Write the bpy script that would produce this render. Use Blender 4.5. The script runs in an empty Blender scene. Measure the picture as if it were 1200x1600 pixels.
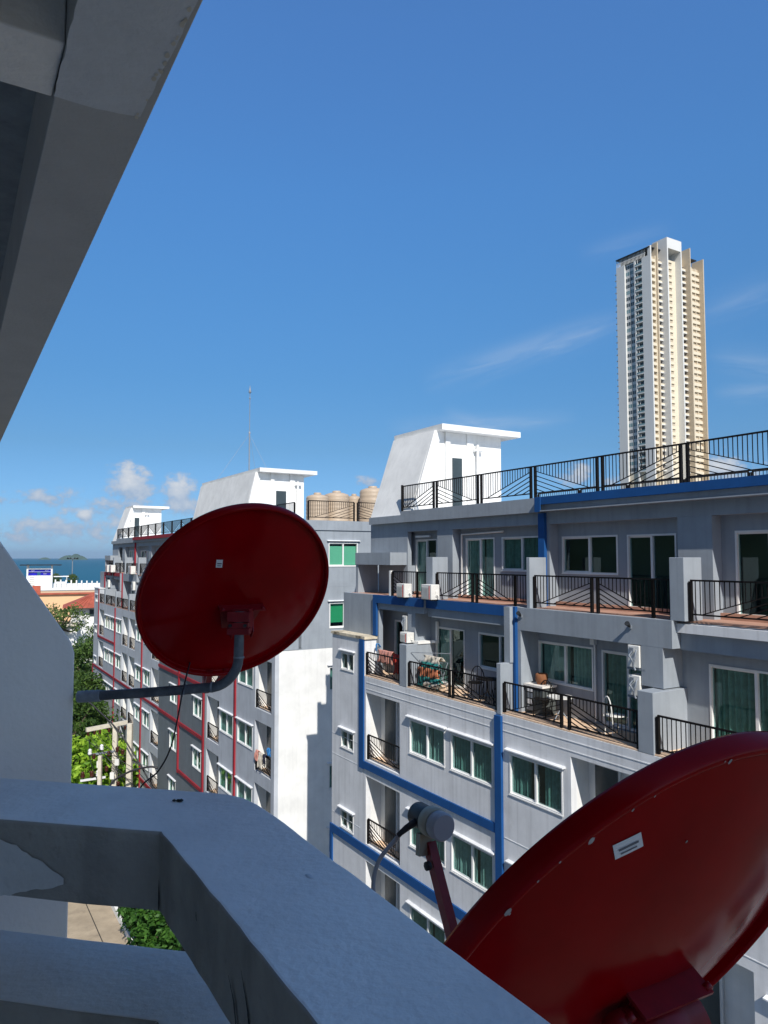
import bpy, bmesh, math, random
import numpy as np
from mathutils import Vector, Matrix
random.seed(7); np.random.seed(7)
R = math.radians
sc = bpy.context.scene
COL = sc.collection
# ------------------------------------------------------------------ frames
AZ = R(31.2)
T3 = Vector((math.sin(AZ), -math.cos(AZ), 0)); N3 = Vector((math.cos(AZ), math.sin(AZ), 0))
C0 = Vector((-1.8310, 26.5, 0.0))                 # far corner of the blue building's street face
RZ = math.atan2(T3.y, T3.x)
CT, CN = -23.6157, 12.1614                          # C0 in the balcony frame (t, n) measured from the viewer
GZ = -20.0
def s2w(o): return C0 + T3 * o[0] + N3 * o[1] + Vector((0, 0, o[2]))
def w2s(p):
    d = Vector(p) - C0
    return (d.dot(T3), d.dot(N3), p[2])
ORG = {}
# ------------------------------------------------------------------ materials
MATS = {}
def nodes(m):
    m.use_nodes = True
    return m.node_tree.nodes, m.node_tree.links, m.node_tree.nodes['Principled BSDF']
def paint(name, col, rough=.75, var=.10, scale=1.2, bump=.0, bscale=40, stain=None, streak=0.0, spec=.3, metal=0, coat=0, fine=.0):
    m = bpy.data.materials.new(name); n, l, b = nodes(m)
    b.inputs['Roughness'].default_value = rough
    b.inputs['Specular IOR Level'].default_value = spec
    b.inputs['Metallic'].default_value = metal
    b.inputs['Coat Weight'].default_value = coat
    b.inputs['Coat Roughness'].default_value = .16; b.inputs['Coat IOR'].default_value = 1.32
    geo = n.new('ShaderNodeNewGeometry')
    no = n.new('ShaderNodeTexNoise'); no.inputs['Scale'].default_value = scale; no.inputs['Detail'].default_value = 6; no.inputs['Roughness'].default_value = .62
    l.new(geo.outputs['Position'], no.inputs['Vector'])
    rp = n.new('ShaderNodeMapRange'); rp.inputs[1].default_value = .3; rp.inputs[2].default_value = .7
    rp.inputs[3].default_value = 1 - var; rp.inputs[4].default_value = 1 + var
    l.new(no.outputs['Fac'], rp.inputs[0])
    mx = n.new('ShaderNodeMix'); mx.data_type = 'RGBA'; mx.blend_type = 'MULTIPLY'; mx.inputs[0].default_value = 1
    mx.inputs[6].default_value = (*col, 1); l.new(rp.outputs[0], mx.inputs[7])
    out = mx.outputs[2]
    if streak:
        mp = n.new('ShaderNodeMapping'); mp.inputs['Scale'].default_value = (5, 5, .22)
        l.new(geo.outputs['Position'], mp.inputs['Vector'])
        n2 = n.new('ShaderNodeTexNoise'); n2.inputs['Scale'].default_value = 1.6; n2.inputs['Detail'].default_value = 5
        l.new(mp.outputs[0], n2.inputs['Vector'])
        r2 = n.new('ShaderNodeMapRange'); r2.inputs[1].default_value = .5; r2.inputs[2].default_value = .75; r2.inputs[3].default_value = 1; r2.inputs[4].default_value = 1 - streak
        l.new(n2.outputs['Fac'], r2.inputs[0])
        m2 = n.new('ShaderNodeMix'); m2.data_type = 'RGBA'; m2.blend_type = 'MULTIPLY'; m2.inputs[0].default_value = 1
        l.new(out, m2.inputs[6]); l.new(r2.outputs[0], m2.inputs[7]); out = m2.outputs[2]
    if stain:
        n3 = n.new('ShaderNodeTexNoise'); n3.inputs['Scale'].default_value = stain[1]; n3.inputs['Detail'].default_value = 8; n3.inputs['Roughness'].default_value = .7
        l.new(geo.outputs['Position'], n3.inputs['Vector'])
        r3 = n.new('ShaderNodeMapRange'); r3.inputs[1].default_value = stain[2]; r3.inputs[2].default_value = stain[2] + stain[3]; r3.inputs[3].default_value = 0; r3.inputs[4].default_value = stain[4]
        l.new(n3.outputs['Fac'], r3.inputs[0])
        m3 = n.new('ShaderNodeMix'); m3.data_type = 'RGBA'
        l.new(r3.outputs[0], m3.inputs[0]); l.new(out, m3.inputs[6]); m3.inputs[7].default_value = (*stain[0], 1); out = m3.outputs[2]
    l.new(out, b.inputs['Base Color'])
    if bump:
        n4 = n.new('ShaderNodeTexNoise'); n4.inputs['Scale'].default_value = bscale; n4.inputs['Detail'].default_value = 4
        l.new(geo.outputs['Position'], n4.inputs['Vector'])
        bp = n.new('ShaderNodeBump'); bp.inputs['Strength'].default_value = bump; bp.inputs['Distance'].default_value = .01
        l.new(n4.outputs['Fac'], bp.inputs['Height']); l.new(bp.outputs[0], b.inputs['Normal'])
    MATS[name] = m
    return m
M = MATS
paint('facade_white', (.74, .75, .765), streak=.16, bump=.15, bscale=8, stain=((.40, .40, .38), .9, .60, .2, .35))
paint('facade_grey', (.50, .53, .575), streak=.14, bump=.15, bscale=8, stain=((.30, .31, .30), .8, .58, .2, .4))
paint('grey_paint', (.30, .335, .375), streak=.12, bump=.15, bscale=8, stain=((.36, .37, .38), 1.3, .60, .15, .25))
paint('dark_grey_paint', (.16, .185, .205), streak=.15, bump=.15, bscale=8)
paint('white_wall', (.80, .80, .78), streak=.06, stain=((.55, .54, .50), .7, .62, .2, .25))
paint('blue_paint', (.008, .075, .25), var=.12, streak=.1)
paint('red_paint', (.30, .022, .034), var=.12, streak=.1)
paint('black_metal', (.010, .009, .009), rough=.6, spec=.12)
paint('terracotta', (.45, .26, .19), scale=3, var=.2)
paint('peach_tile', (.78, .56, .39), scale=3, var=.15)
paint('white_frame', (.78, .78, .77), rough=.4)
paint('plastic_white', (.74, .73, .69), rough=.45, stain=((.4, .38, .33), 3, .6, .15, .4))
paint('grille', (.62, .61, .57), rough=.5)
paint('dark', (.02, .022, .025), rough=.6)
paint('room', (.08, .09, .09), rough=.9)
paint('fabric_teal', (.25, .34, .31), scale=6, var=.25)
paint('fabric_pale', (.44, .48, .45), scale=6, var=.2)
paint('blind_mint', (.28, .55, .44), var=.05)
paint('blind_green', (.05, .36, .19), var=.05)
paint('coping', (.60, .53, .40), scale=4, var=.3, stain=((.12, .09, .05), 1.5, .52, .1, .9))
paint('tank', (.47, .375, .28), rough=.45, var=.05)
paint('dish_red', (.24, .0010, .0035), rough=.55, var=.14, scale=5, coat=.48, spec=.0, stain=((.2, .03, .03), 60, .72, .05, .25))
paint('bracket_red', (.20, .004, .009), rough=.42, var=.2, scale=20, coat=.2)
paint('chip', (.35, .33, .34), rough=.8, var=.3, scale=60)
paint('sticker', (.72, .72, .74), rough=.5, var=.03)
paint('ink', (.16, .16, .18), rough=.6)
paint('pipe', (.12, .135, .155), rough=.42, var=.45, scale=16, metal=.35, stain=((.22, .24, .27), 24, .58, .1, .5), bump=.1, bscale=60)
paint('galv', (.25, .28, .32), rough=.5, var=.25, scale=30, metal=.3)
paint('lnb_grey', (.36, .36, .385), rough=.5, var=.05)
paint('lnb_beige', (.40, .38, .30), rough=.55, var=.1)
paint('cable', (.03, .03, .035), rough=.5)
paint('cable_grey', (.34, .34, .35), rough=.5)
paint('host', (.83, .79, .74), rough=.5, spec=.55, var=.07, scale=5, bump=.35, bscale=55, streak=.05, stain=((.45, .44, .42), 9, .62, .12, .35))
paint('host_dark', (.34, .33, .31), rough=.85, var=.14, scale=9, bump=.4, bscale=45, streak=.25, stain=((.17, .165, .15), 12, .60, .14, .6))  # darker host paint with streaks and stains
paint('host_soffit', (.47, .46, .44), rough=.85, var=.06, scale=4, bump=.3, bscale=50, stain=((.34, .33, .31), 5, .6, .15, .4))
paint('host_fin', (.80, .77, .74), rough=.8, var=.04, scale=3, bump=.2, bscale=50)
paint('host_patch', (.62, .63, .64), rough=.8, var=.06, scale=9, bump=.3, bscale=50)
paint('host_brown', (.30, .255, .18), rough=.9, var=.25, scale=5, bump=.3, bscale=40)
paint('concrete_post', (.62, .57, .47), var=.15, scale=4)
paint('porcelain_brown', (.06, .018, .012), rough=.3)
paint('porcelain_white', (.7, .7, .72), rough=.3)
paint('driveway', (.38, .31, .225), var=.22, scale=.8, stain=((.18, .15, .12), .6, .56, .15, .8), bump=.2, bscale=10)
paint('joint', (.05, .045, .04))
paint('ground', (.12, .115, .09), var=.3, scale=.3)
paint('hill', (.05, .085, .05), var=.3, scale=.02, rough=1)
paint('bark', (.11, .085, .06), var=.3, scale=6)
paint('peach_wall', (.78, .50, .28), var=.05, scale=.4)
paint('roof_red', (.40, .10, .06), var=.25, scale=1.2)
paint('tower_white', (.68, .68, .665), var=.04, scale=.08)
paint('tower_cream', (.72, .64, .50), var=.05, scale=.08)
paint('tower_tan', (.55, .46, .34), var=.05, scale=.08)
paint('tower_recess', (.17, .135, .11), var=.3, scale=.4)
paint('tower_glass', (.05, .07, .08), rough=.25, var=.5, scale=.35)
paint('tower_teal', (.16, .27, .29), rough=.3, var=.4, scale=.35)
paint('screen_blue', (.012, .012, .36), var=.3, scale=1.2)
paint('wood', (.22, .09, .04), var=.2, scale=8)
paint('cloth_orange', (.50, .17, .085), var=.3, scale=18)
paint('cloth_teal', (.03, .22, .21), var=.3, scale=15)
paint('cloth_white', (.62, .56, .47), var=.2, scale=15)
paint('cloth_pink', (.65, .30, .24), var=.25, scale=22)
paint('cloth_red', (.45, .04, .03), var=.3, scale=22)
paint('cloth_dark', (.03, .03, .05), var=.3, scale=22)
paint('cloth_blue', (.05, .25, .60), var=.3, scale=22)

def leafmat(name, a, b, trans=.35):
    m = bpy.data.materials.new(name); n, l, p = nodes(m)
    oi = n.new('ShaderNodeNewGeometry')
    no = n.new('ShaderNodeTexNoise'); no.inputs['Scale'].default_value = .9; no.inputs['Detail'].default_value = 3
    l.new(oi.outputs['Position'], no.inputs['Vector'])
    w = n.new('ShaderNodeMath'); w.operation = 'ADD'
    l.new(no.outputs['Fac'], w.inputs[0])
    rr = n.new('ShaderNodeMath'); rr.operation = 'MULTIPLY_ADD'; rr.inputs[1].default_value = .5; rr.inputs[2].default_value = -.25
    l.new(oi.outputs['Random Per Island'], rr.inputs[0]); l.new(rr.outputs[0], w.inputs[1])
    mr = n.new('ShaderNodeMapRange'); mr.inputs[1].default_value = .3; mr.inputs[2].default_value = .75
    l.new(w.outputs[0], mr.inputs[0])
    mx = n.new('ShaderNodeMix'); mx.data_type = 'RGBA'; l.new(mr.outputs[0], mx.inputs[0])
    mx.inputs[6].default_value = (*a, 1); mx.inputs[7].default_value = (*b, 1)
    l.new(mx.outputs[2], p.inputs['Base Color']); p.inputs['Roughness'].default_value = .55
    p.inputs['Specular IOR Level'].default_value = .3
    tr = n.new('ShaderNodeBsdfTranslucent'); l.new(mx.outputs[2], tr.inputs['Color'])
    ms = n.new('ShaderNodeMixShader'); ms.inputs[0].default_value = trans
    l.new(p.outputs[0], ms.inputs[1]); l.new(tr.outputs[0], ms.inputs[2])
    l.new(ms.outputs[0], n['Material Output'].inputs['Surface'])
    MATS[name] = m
leafmat('leaf_dark', (.030, .070, .016), (.115, .20, .042))
leafmat('leaf_olive', (.05, .095, .022), (.17, .25, .06))
leafmat('leaf_lime', (.13, .28, .022), (.40, .60, .06))
leafmat('leaf_fern', (.02, .075, .012), (.08, .20, .03))

def glassmat(name, tint, refl=1.0):
    m = bpy.data.materials.new(name); n, l, p = nodes(m)
    n.remove(p)
    tr = n.new('ShaderNodeBsdfTransparent'); tr.inputs[0].default_value = (*tint, 1)
    gl = n.new('ShaderNodeBsdfGlossy'); gl.inputs['Roughness'].default_value = .02; gl.inputs[0].default_value = (.75, .95, .92, 1)
    gg = n.new('ShaderNodeNewGeometry'); dt = n.new('ShaderNodeVectorMath'); dt.operation = 'DOT_PRODUCT'; l.new(gg.outputs['Normal'], dt.inputs[0]); l.new(gg.outputs['Incoming'], dt.inputs[1])
    ab = n.new('ShaderNodeMath'); ab.operation = 'ABSOLUTE'; l.new(dt.outputs['Value'], ab.inputs[0])
    om = n.new('ShaderNodeMath'); om.operation = 'SUBTRACT'; om.inputs[0].default_value = 1.0; l.new(ab.outputs[0], om.inputs[1])
    pw5 = n.new('ShaderNodeMath'); pw5.operation = 'POWER'; l.new(om.outputs[0], pw5.inputs[0]); pw5.inputs[1].default_value = 4.0
    fr = n.new('ShaderNodeMath'); fr.operation = 'MULTIPLY_ADD'; l.new(pw5.outputs[0], fr.inputs[0]); fr.inputs[1].default_value = .90; fr.inputs[2].default_value = .085
    mu = n.new('ShaderNodeMath'); mu.operation = 'MULTIPLY'; mu.inputs[1].default_value = refl; mu.use_clamp = True
    l.new(fr.outputs[0], mu.inputs[0])
    no = n.new('ShaderNodeTexNoise'); no.inputs['Scale'].default_value = .7
    g = n.new('ShaderNodeNewGeometry'); l.new(g.outputs['Position'], no.inputs['Vector'])
    bp = n.new('ShaderNodeBump'); bp.inputs['Strength'].default_value = .04; l.new(no.outputs['Fac'], bp.inputs['Height']); l.new(bp.outputs[0], gl.inputs['Normal'])
    ms = n.new('ShaderNodeMixShader'); l.new(mu.outputs[0], ms.inputs[0]); l.new(tr.outputs[0], ms.inputs[1]); l.new(gl.outputs[0], ms.inputs[2])
    l.new(ms.outputs[0], n['Material Output'].inputs['Surface'])
    MATS[name] = m
glassmat('glass', (.52, .74, .72), .85)
glassmat('glass_clear', (.62, .85, .76), 1.0)

# ------------------------------------------------------------------ mesh builder (site coordinates t, s, z)
class MB:
    def __init__(self): self.V = []; self.F = []; self.MI = []; self.mi = 0; self.SM = []
    def add(self, vs, fs, smooth=False):
        b = len(self.V); self.V += [tuple(v) for v in vs]
        for f in fs:
            self.F.append(tuple(b + i for i in f)); self.MI.append(self.mi); self.SM.append(smooth)
        return self
    def box(self, x0, x1, y0, y1, z0, z1):
        x0, x1 = min(x0, x1), max(x0, x1); y0, y1 = min(y0, y1), max(y0, y1); z0, z1 = min(z0, z1), max(z0, z1)
        v = [(x0, y0, z0), (x1, y0, z0), (x1, y1, z0), (x0, y1, z0), (x0, y0, z1), (x1, y0, z1), (x1, y1, z1), (x0, y1, z1)]
        return self.add(v, [(0, 3, 2, 1), (4, 5, 6, 7), (0, 1, 5, 4), (1, 2, 6, 5), (2, 3, 7, 6), (3, 0, 4, 7)])
    def hexa(self, v):
        return self.add(v, [(0, 3, 2, 1), (4, 5, 6, 7), (0, 1, 5, 4), (1, 2, 6, 5), (2, 3, 7, 6), (3, 0, 4, 7)])
    def quad(self, *v): return self.add(v, [tuple(range(len(v)))])
    def bar(self, p, q, w, d=None):
        d = d or w; p = Vector(p); q = Vector(q); a = (q - p)
        if a.length < 1e-6: return self
        a.normalize(); up = Vector((0, 0, 1)) if abs(a.z) < .9 else Vector((0, 1, 0))
        x = a.cross(up).normalized() * (w / 2); y = a.cross(x).normalized() * (d / 2)
        v = [p - x - y, p + x - y, p + x + y, p - x + y, q - x - y, q + x - y, q + x + y, q - x + y]
        return self.add(v, [(0, 3, 2, 1), (4, 5, 6, 7), (0, 1, 5, 4), (1, 2, 6, 5), (2, 3, 7, 6), (3, 0, 4, 7)])
    def tube(self, pts, r, n=12, caps=True):
        pts = [Vector(p) for p in pts]; rr = r if isinstance(r, (list, tuple)) else [r] * len(pts)
        ref = None; rings = []
        for i, p in enumerate(pts):
            a = (pts[min(i + 1, len(pts) - 1)] - pts[max(i - 1, 0)]).normalized()
            if ref is None:
                ref = a.cross(Vector((0, 0, 1)) if abs(a.z) < .9 else Vector((1, 0, 0))).normalized()
            ref = (ref - a * ref.dot(a)).normalized(); y = a.cross(ref)
            rings.append([p + (ref * math.cos(2 * math.pi * k / n) + y * math.sin(2 * math.pi * k / n)) * rr[i] for k in range(n)])
        v = [q for rg in rings for q in rg]; f = []
        for i in range(len(pts) - 1):
            for k in range(n):
                f.append((i * n + k, i * n + (k + 1) % n, (i + 1) * n + (k + 1) % n, (i + 1) * n + k))
        self.add(v, f, True)
        if caps:
            self.add(rings[0], [tuple(reversed(range(n)))]); self.add(rings[-1], [tuple(range(n))])
        return self
    def lathe(self, prof, c=(0, 0, 0), n=20, smooth=True):
        v = []; f = []
        for r, z in prof:
            for k in range(n):
                v.append((c[0] + r * math.cos(2 * math.pi * k / n), c[1] + r * math.sin(2 * math.pi * k / n), c[2] + z))
        for i in range(len(prof) - 1):
            for k in range(n): f.append((i * n + k, i * n + (k + 1) % n, (i + 1) * n + (k + 1) % n, (i + 1) * n + k))
        return self.add(v, f, smooth)
    def wall(self, t0, t1, z0, z1, s0, s1, holes=(), plane='s'):
        """wall sheet of thickness s0..s1 with rectangular openings (a0,a1,b0,b1)"""
        hs = [(min(a, b), max(a, b), c, d) for a, b, c, d in holes]
        xs = sorted({t0, t1, *[min(max(v, t0), t1) for h in hs for v in h[:2]]}); zs = sorted({z0, z1, *[min(max(v, z0), z1) for h in hs for v in h[2:]]})
        P = (lambda x, s, z: (x, s, z)) if plane == 's' else (lambda x, s, z: (s, x, z))
        def filled(i, j):
            if i < 0 or j < 0 or i >= len(xs) - 1 or j >= len(zs) - 1: return False
            cx = (xs[i] + xs[i + 1]) / 2; cz = (zs[j] + zs[j + 1]) / 2
            return not any(h[0] < cx < h[1] and h[2] < cz < h[3] for h in hs)
        for i in range(len(xs) - 1):
            for j in range(len(zs) - 1):
                if not filled(i, j): continue
                a, b, c, d = xs[i], xs[i + 1], zs[j], zs[j + 1]
                self.quad(P(a, s0, c), P(b, s0, c), P(b, s0, d), P(a, s0, d)); self.quad(P(a, s1, c), P(a, s1, d), P(b, s1, d), P(b, s1, c))
                if not filled(i - 1, j): self.quad(P(a, s0, c), P(a, s0, d), P(a, s1, d), P(a, s1, c))
                if not filled(i + 1, j): self.quad(P(b, s0, c), P(b, s1, c), P(b, s1, d), P(b, s0, d))
                if not filled(i, j - 1): self.quad(P(a, s0, c), P(a, s1, c), P(b, s1, c), P(b, s0, c))
                if not filled(i, j + 1): self.quad(P(a, s0, d), P(b, s0, d), P(b, s1, d), P(a, s1, d))
        return self
    def mesh(self, name, mats, o=(0, 0, 0), bevel=0):
        me = bpy.data.meshes.new(name)
        me.from_pydata([(v[0] - o[0], v[1] - o[1], v[2] - o[2]) for v in self.V], [], self.F)
        for m in (mats if isinstance(mats, (list, tuple)) else [mats]): me.materials.append(MATS[m] if isinstance(m, str) else m)
        me.polygons.foreach_set('material_index', self.MI); me.polygons.foreach_set('use_smooth', self.SM)
        me.update()
        bm = bmesh.new(); bm.from_mesh(me); bmesh.ops.recalc_face_normals(bm, faces=bm.faces); bm.to_mesh(me); bm.free()
        return me
    def split(self, name, mats, parent=None, bevel=0):
        """one object per box of eight corners"""
        out = []
        for k in range(0, len(self.V), 8):
            b = MB(); b.V = self.V[k:k + 8]; b.F = [(0, 3, 2, 1), (4, 5, 6, 7), (0, 1, 5, 4), (1, 2, 6, 5), (2, 3, 7, 6), (3, 0, 4, 7)]; b.MI = [0] * 6; b.SM = [False] * 6
            out.append(b.build(name, mats, parent, bevel=bevel))
        return out
    def build(self, name, mats, parent=None, o=None, bevel=0):
        if o is None: o = ORG[parent.name] if parent else (0, 0, 0)
        me = self.mesh(name, mats, o)
        ob = link(name, me, parent, o)
        if bevel:
            b = ob.modifiers.new('bevel', 'BEVEL'); b.width = bevel; b.segments = 3; b.limit_method = 'ANGLE'; b.angle_limit = R(50)
        return ob
def link(name, data, parent=None, o=(0, 0, 0), rot=None):
    ob = bpy.data.objects.new(name, data); COL.objects.link(ob); ORG[ob.name] = tuple(o)
    if parent:
        ob.parent = parent; p = ORG[parent.name]; ob.location = (o[0] - p[0], o[1] - p[1], o[2] - p[2])
    else:
        ob.location = s2w(o); ob.rotation_euler = (0, 0, RZ)
    return ob
def tag(o, label=None, cat=None, group=None, kind=None):
    if label: o['label'] = label
    if cat: o['category'] = cat
    if group: o['group'] = group
    if kind: o['kind'] = kind
    return o
def thing(name, o, label, cat, group=None):
    return tag(link(name, None, None, o), label, cat, group)
def lathe_obj(name, prof, mat, parent, o, n=20):
    return MB().lathe(prof, o, n).build(name, mat, parent)

# ------------------------------------------------------------------ repeated building parts
CACHE = {}
def cached(key, fn):
    if key not in CACHE: CACHE[key] = fn()
    return CACHE[key]
def curtain_mesh(w, h, cover, seed, mat, part=0):
    rnd = random.Random(seed); b = MB(); v = []; f = []; segs = []  # folded cloth just behind the panes
    if cover == 'full': segs = [(.03, w - .03)]
    elif cover == 'sides': segs = [(.03, w * .36), (w * .62, w - .03)]
    elif cover == 'left': segs = [(.03, w * .42)]
    elif cover == 'most': segs = [(.03, w * .55), (w * .60, w - .03)]
    if part >= len(segs): return None
    for a, c in segs[part:part + 1]:
        n = max(8, int((c - a) / .012)); base = len(v); ph = rnd.random() * 6; per = .055 + .02 * rnd.random()
        for i in range(n + 1):
            x = a + (c - a) * i / n
            y = .138 + .042 * math.sin(x / per * math.pi * 1.15 + ph + .8 * math.sin(x * 6 + ph)) + .014 * math.sin(x * 31 + ph)
            v += [(x, y, .02), (x + .01 * math.sin(x * 9), y + .006, h - .03)]
        for i in range(n): f.append((base + 2 * i, base + 2 * i + 2, base + 2 * i + 3, base + 2 * i + 1))
    b.add(v, f, True)
    return b.mesh('curtain', mat)
def window(parent, t, s, z, w, h, name='window', hood=True, cover='full', cmat='fabric_teal', variant=0, axis='s', glass='glass', flip=False, nd=2):
    """sliding window; outer wall face at s, reveal goes inward"""
    def frame():
        b = MB(); e = .042
        for a0, a1, c0, c1 in ((0, w, 0, e), (0, w, h - e, h), (0, e, e, h - e), (w - e, w, e, h - e)): b.box(a0, a1, -.012, .09, c0, c1)
        for k in range(1, nd):
            x = w * k / nd; b.box(x - .03, x + .03, .012, .085, e, h - e)
        if name == 'window': b.box(-.01, w + .01, -.025, -.012, -.012, .01)
        if nd == 2: b.box(e, w / 2 - .03, .045, .075, e, e + .03); b.box(e, w / 2 - .03, .045, .075, h - e - .03, h - e)
        return b.mesh('frame', 'white_frame')
    def pane():
        b = MB(); e = .045
        for k in range(nd):
            y = .05 if k % 2 == 0 else .065
            b.quad((w * k / nd + e * .5, y, e), (w * (k + 1) / nd - e * .5, y, e), (w * (k + 1) / nd - e * .5, y, h - e), (w * k / nd + e * .5, y, h - e))
        return b.mesh('pane', glass)
    key = (round(w, 2), round(h, 2), name, nd)
    fr = link(name, cached(('f',) + key, frame), parent, (t, s, z))
    pn = link('pane', cached(('p', glass) + key, pane), fr, (t, s, z))
    for q in (0, 1):
        cm_ = cached(('c', cover, variant, cmat, q) + key, lambda: curtain_mesh(w, h, cover, variant + 3 * q, cmat, q)) if cover else None
        if cm_: link('curtain', cm_, fr, (t, s, z))
    if hood:
        def hd():
            b = MB(); b.hexa([(-.09, -.10, h + .06), (w + .09, -.10, h + .06), (w + .09, .002, h + .06), (-.09, .002, h + .06),
                              (-.09, -.10, h + .085), (w + .09, -.10, h + .085), (w + .09, .002, h + .11), (-.09, .002, h + .11)])
            return b.mesh('hood', 'facade_white')
        link('hood', cached(('h', round(w, 2), round(h, 2)), hd), fr, (t, s, z))
    if axis == 't':
        fr.rotation_euler = (0, 0, R(90))
    return fr
def railing_panel(b, t0, t1, s, zb, h, mode, ext=0.0, wire=.016):
    """black metal railing panel, fan of slanted bars (mode: 'rise', 'fall', 'plain')"""
    zt = zb + h; zl = zb + .14
    b.box(t0, t1 + ext, s - .02, s + .02, zt - .035, zt)
    b.box(t0, t1, s - .016, s + .016, zl - .018, zl + .012)
    w = t1 - t0; n = max(2, int(round(w / .105)))
    def zd(x):                                           # the top slanted bar
        u = (x - t0) / w
        if mode == 'rise': q = (u - .12) / .88
        elif mode == 'fall': q = (1 - u - .12) / .88
        else: return zl
        return zl + max(0, q) * (h - .14) * .80
    for i in range(1, n):
        x = t0 + w * i / n
        b.box(x - wire / 2, x + wire / 2, s - .006, s + .006, zd(x) + .004, zt - .034)
    if mode in ('rise', 'fall'):
        d = 1 if mode == 'rise' else -1; xe = t1 if mode == 'rise' else t0
        L = w * .88; H = (h - .14) * .80
        for k in range(5):
            fct = 1 - k / 5.0
            b.bar((xe - d * L * (fct if k == 0 else fct * .93), s, zl), (xe, s, zl + H * fct), .024, .018)
    for x in ((t0, t1)):
        b.box(x - .03, x + .03, s - .03, s + .03, zb, zt - .036)
    return b

class Block:
    """maps plan coordinate u along a facade to site t (mirrored or not)"""
    def __init__(self, root, T0, sgn=1): self.root = root; self.T0 = T0; self.s = sgn
    def iv(self, a, b):
        p, q = self.T0 + self.s * a, self.T0 + self.s * b
        return (p, q) if p < q else (q, p)
FL = [-6.55, -9.22, -11.89, -14.56, -17.23]
WV = [0]
def recess(B, u0, u1, F, door=True, depth=.55, curtain=None):
    """small recessed balcony: five inner faces, tiled floor, railing"""
    t0, t1 = B.iv(u0, u1); z0, z1 = F + .02, F + 2.16
    b = MB(); e = .004
    b.quad((t0, .18, z0), (t0, depth, z0), (t0, depth, z1), (t0, .18, z1)); b.quad((t1, .18, z0), (t1, depth, z0), (t1, depth, z1), (t1, .18, z1))
    b.quad((t0, depth, z0), (t1, depth, z0), (t1, depth, z1), (t0, depth, z1)); b.quad((t0, .18, z1), (t1, .18, z1), (t1, depth, z1), (t0, depth, z1))
    b.mi = 1; b.quad((t0, .0, z0 - .005), (t1, .0, z0 - .005), (t1, depth, z0 - .005), (t0, depth, z0 - .005))
    r = b.build('balcony_recess', ['white_wall', 'peach_tile'], B.root)
    if door:
        d = MB(); w = .75; x1 = t1 - .04 if B.s > 0 else t1 - .04
        x1 = t1 - .95; d.box(x1 - w, x1, depth - .06, depth - .01, z0 + .02, z1 - .12); d.mi = 1
        d.box(x1 - w + .06, x1 - .06, depth - .075, depth - .062, z0 + .09, z1 - .19)
        d.build('balcony_door', ['white_frame', 'tower_glass'], r)
    rb = MB(); railing_panel(rb, t0 + .05, t1 - .05, .06, z0, .80, 'fall' if B.s > 0 else 'rise')
    rb.build('railing', 'black_metal', r)
    return r
def lower_window(B, u0, u1, F, **k):
    t0, t1 = B.iv(u0, u1); WV[0] += 1
    covers = ['full', 'most', 'full', 'sides', 'full', 'most']; c = k.pop('cover', covers[(WV[0] * 7) % 6])
    return window(B.root, t0, 0.0, F + .79, t1 - t0, 1.0, cover=c, cmat=['fabric_teal', 'fabric_pale', 'fabric_teal'][WV[0] % 3], variant=WV[0] % 4, **k)

# ================================================================== THE BLUE BUILDING (right)
def ac_unit(o, label, size=(.46, .28, .45), grp='air conditioner units on the balconies', face=-1):
    """condenser: box, grille with fan, feet; grille faces the street (-s)"""
    w, d, h = size
    r = thing('air_conditioner', o, label, 'air conditioner', grp)
    t, s, z = o
    MB().box(t, t + w, s, s + d, z + .03, z + h).build('casing', 'plastic_white', r, bevel=.015)
    g = MB()
    for k in range(9): g.box(t + .03, t + w * .72, s - .012, s - .002, z + .06 + k * (h - .12) / 9, z + .075 + k * (h - .12) / 9)
    g.build('grille', 'grille', r)
    c = MB(); c.box(t + w * .78, t + w * .84, s - .010, s - .001, z + .05, z + h - .04); c.build('side_panel', 'cloth_red', r)
    f = MB(); f.box(t + .04, t + .10, s + .02, s + d - .02, z, z + .03); f.box(t + w - .10, t + w - .04, s + .02, s + d - .02, z, z + .03); f.split('foot', 'dark', r)
    v = MB(); v.box(t + w, t + w + .02, s + d * .45, s + d * .8, z + .12, z + h * .6)
    v.tube([(t + w + .02, s + d * .6, z + h * .35), (t + w + .08, s + d * .62, z + h * .36), (t + w + .10, s + d * .7, z + h * .2), (t + w + .09, s + d * .8, z + .04)], .014, 8)
    v.build('pipe_cover', 'plastic_white', r)
    return r

def facade_holes(B, extra_windows=(), recs=(), small=None, floors=FL):
    hs = []
    for F in floors:
        for a, b in extra_windows: t = B.iv(a, b); hs.append((t[0], t[1], F + .79, F + 1.79))
        for a, b in recs: t = B.iv(a, b); hs.append((t[0], t[1], F + .02, F + 2.16))
        if small: t = B.iv(*small); hs.append((t[0], t[1], F + .05, F + .65))
    return hs

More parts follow.
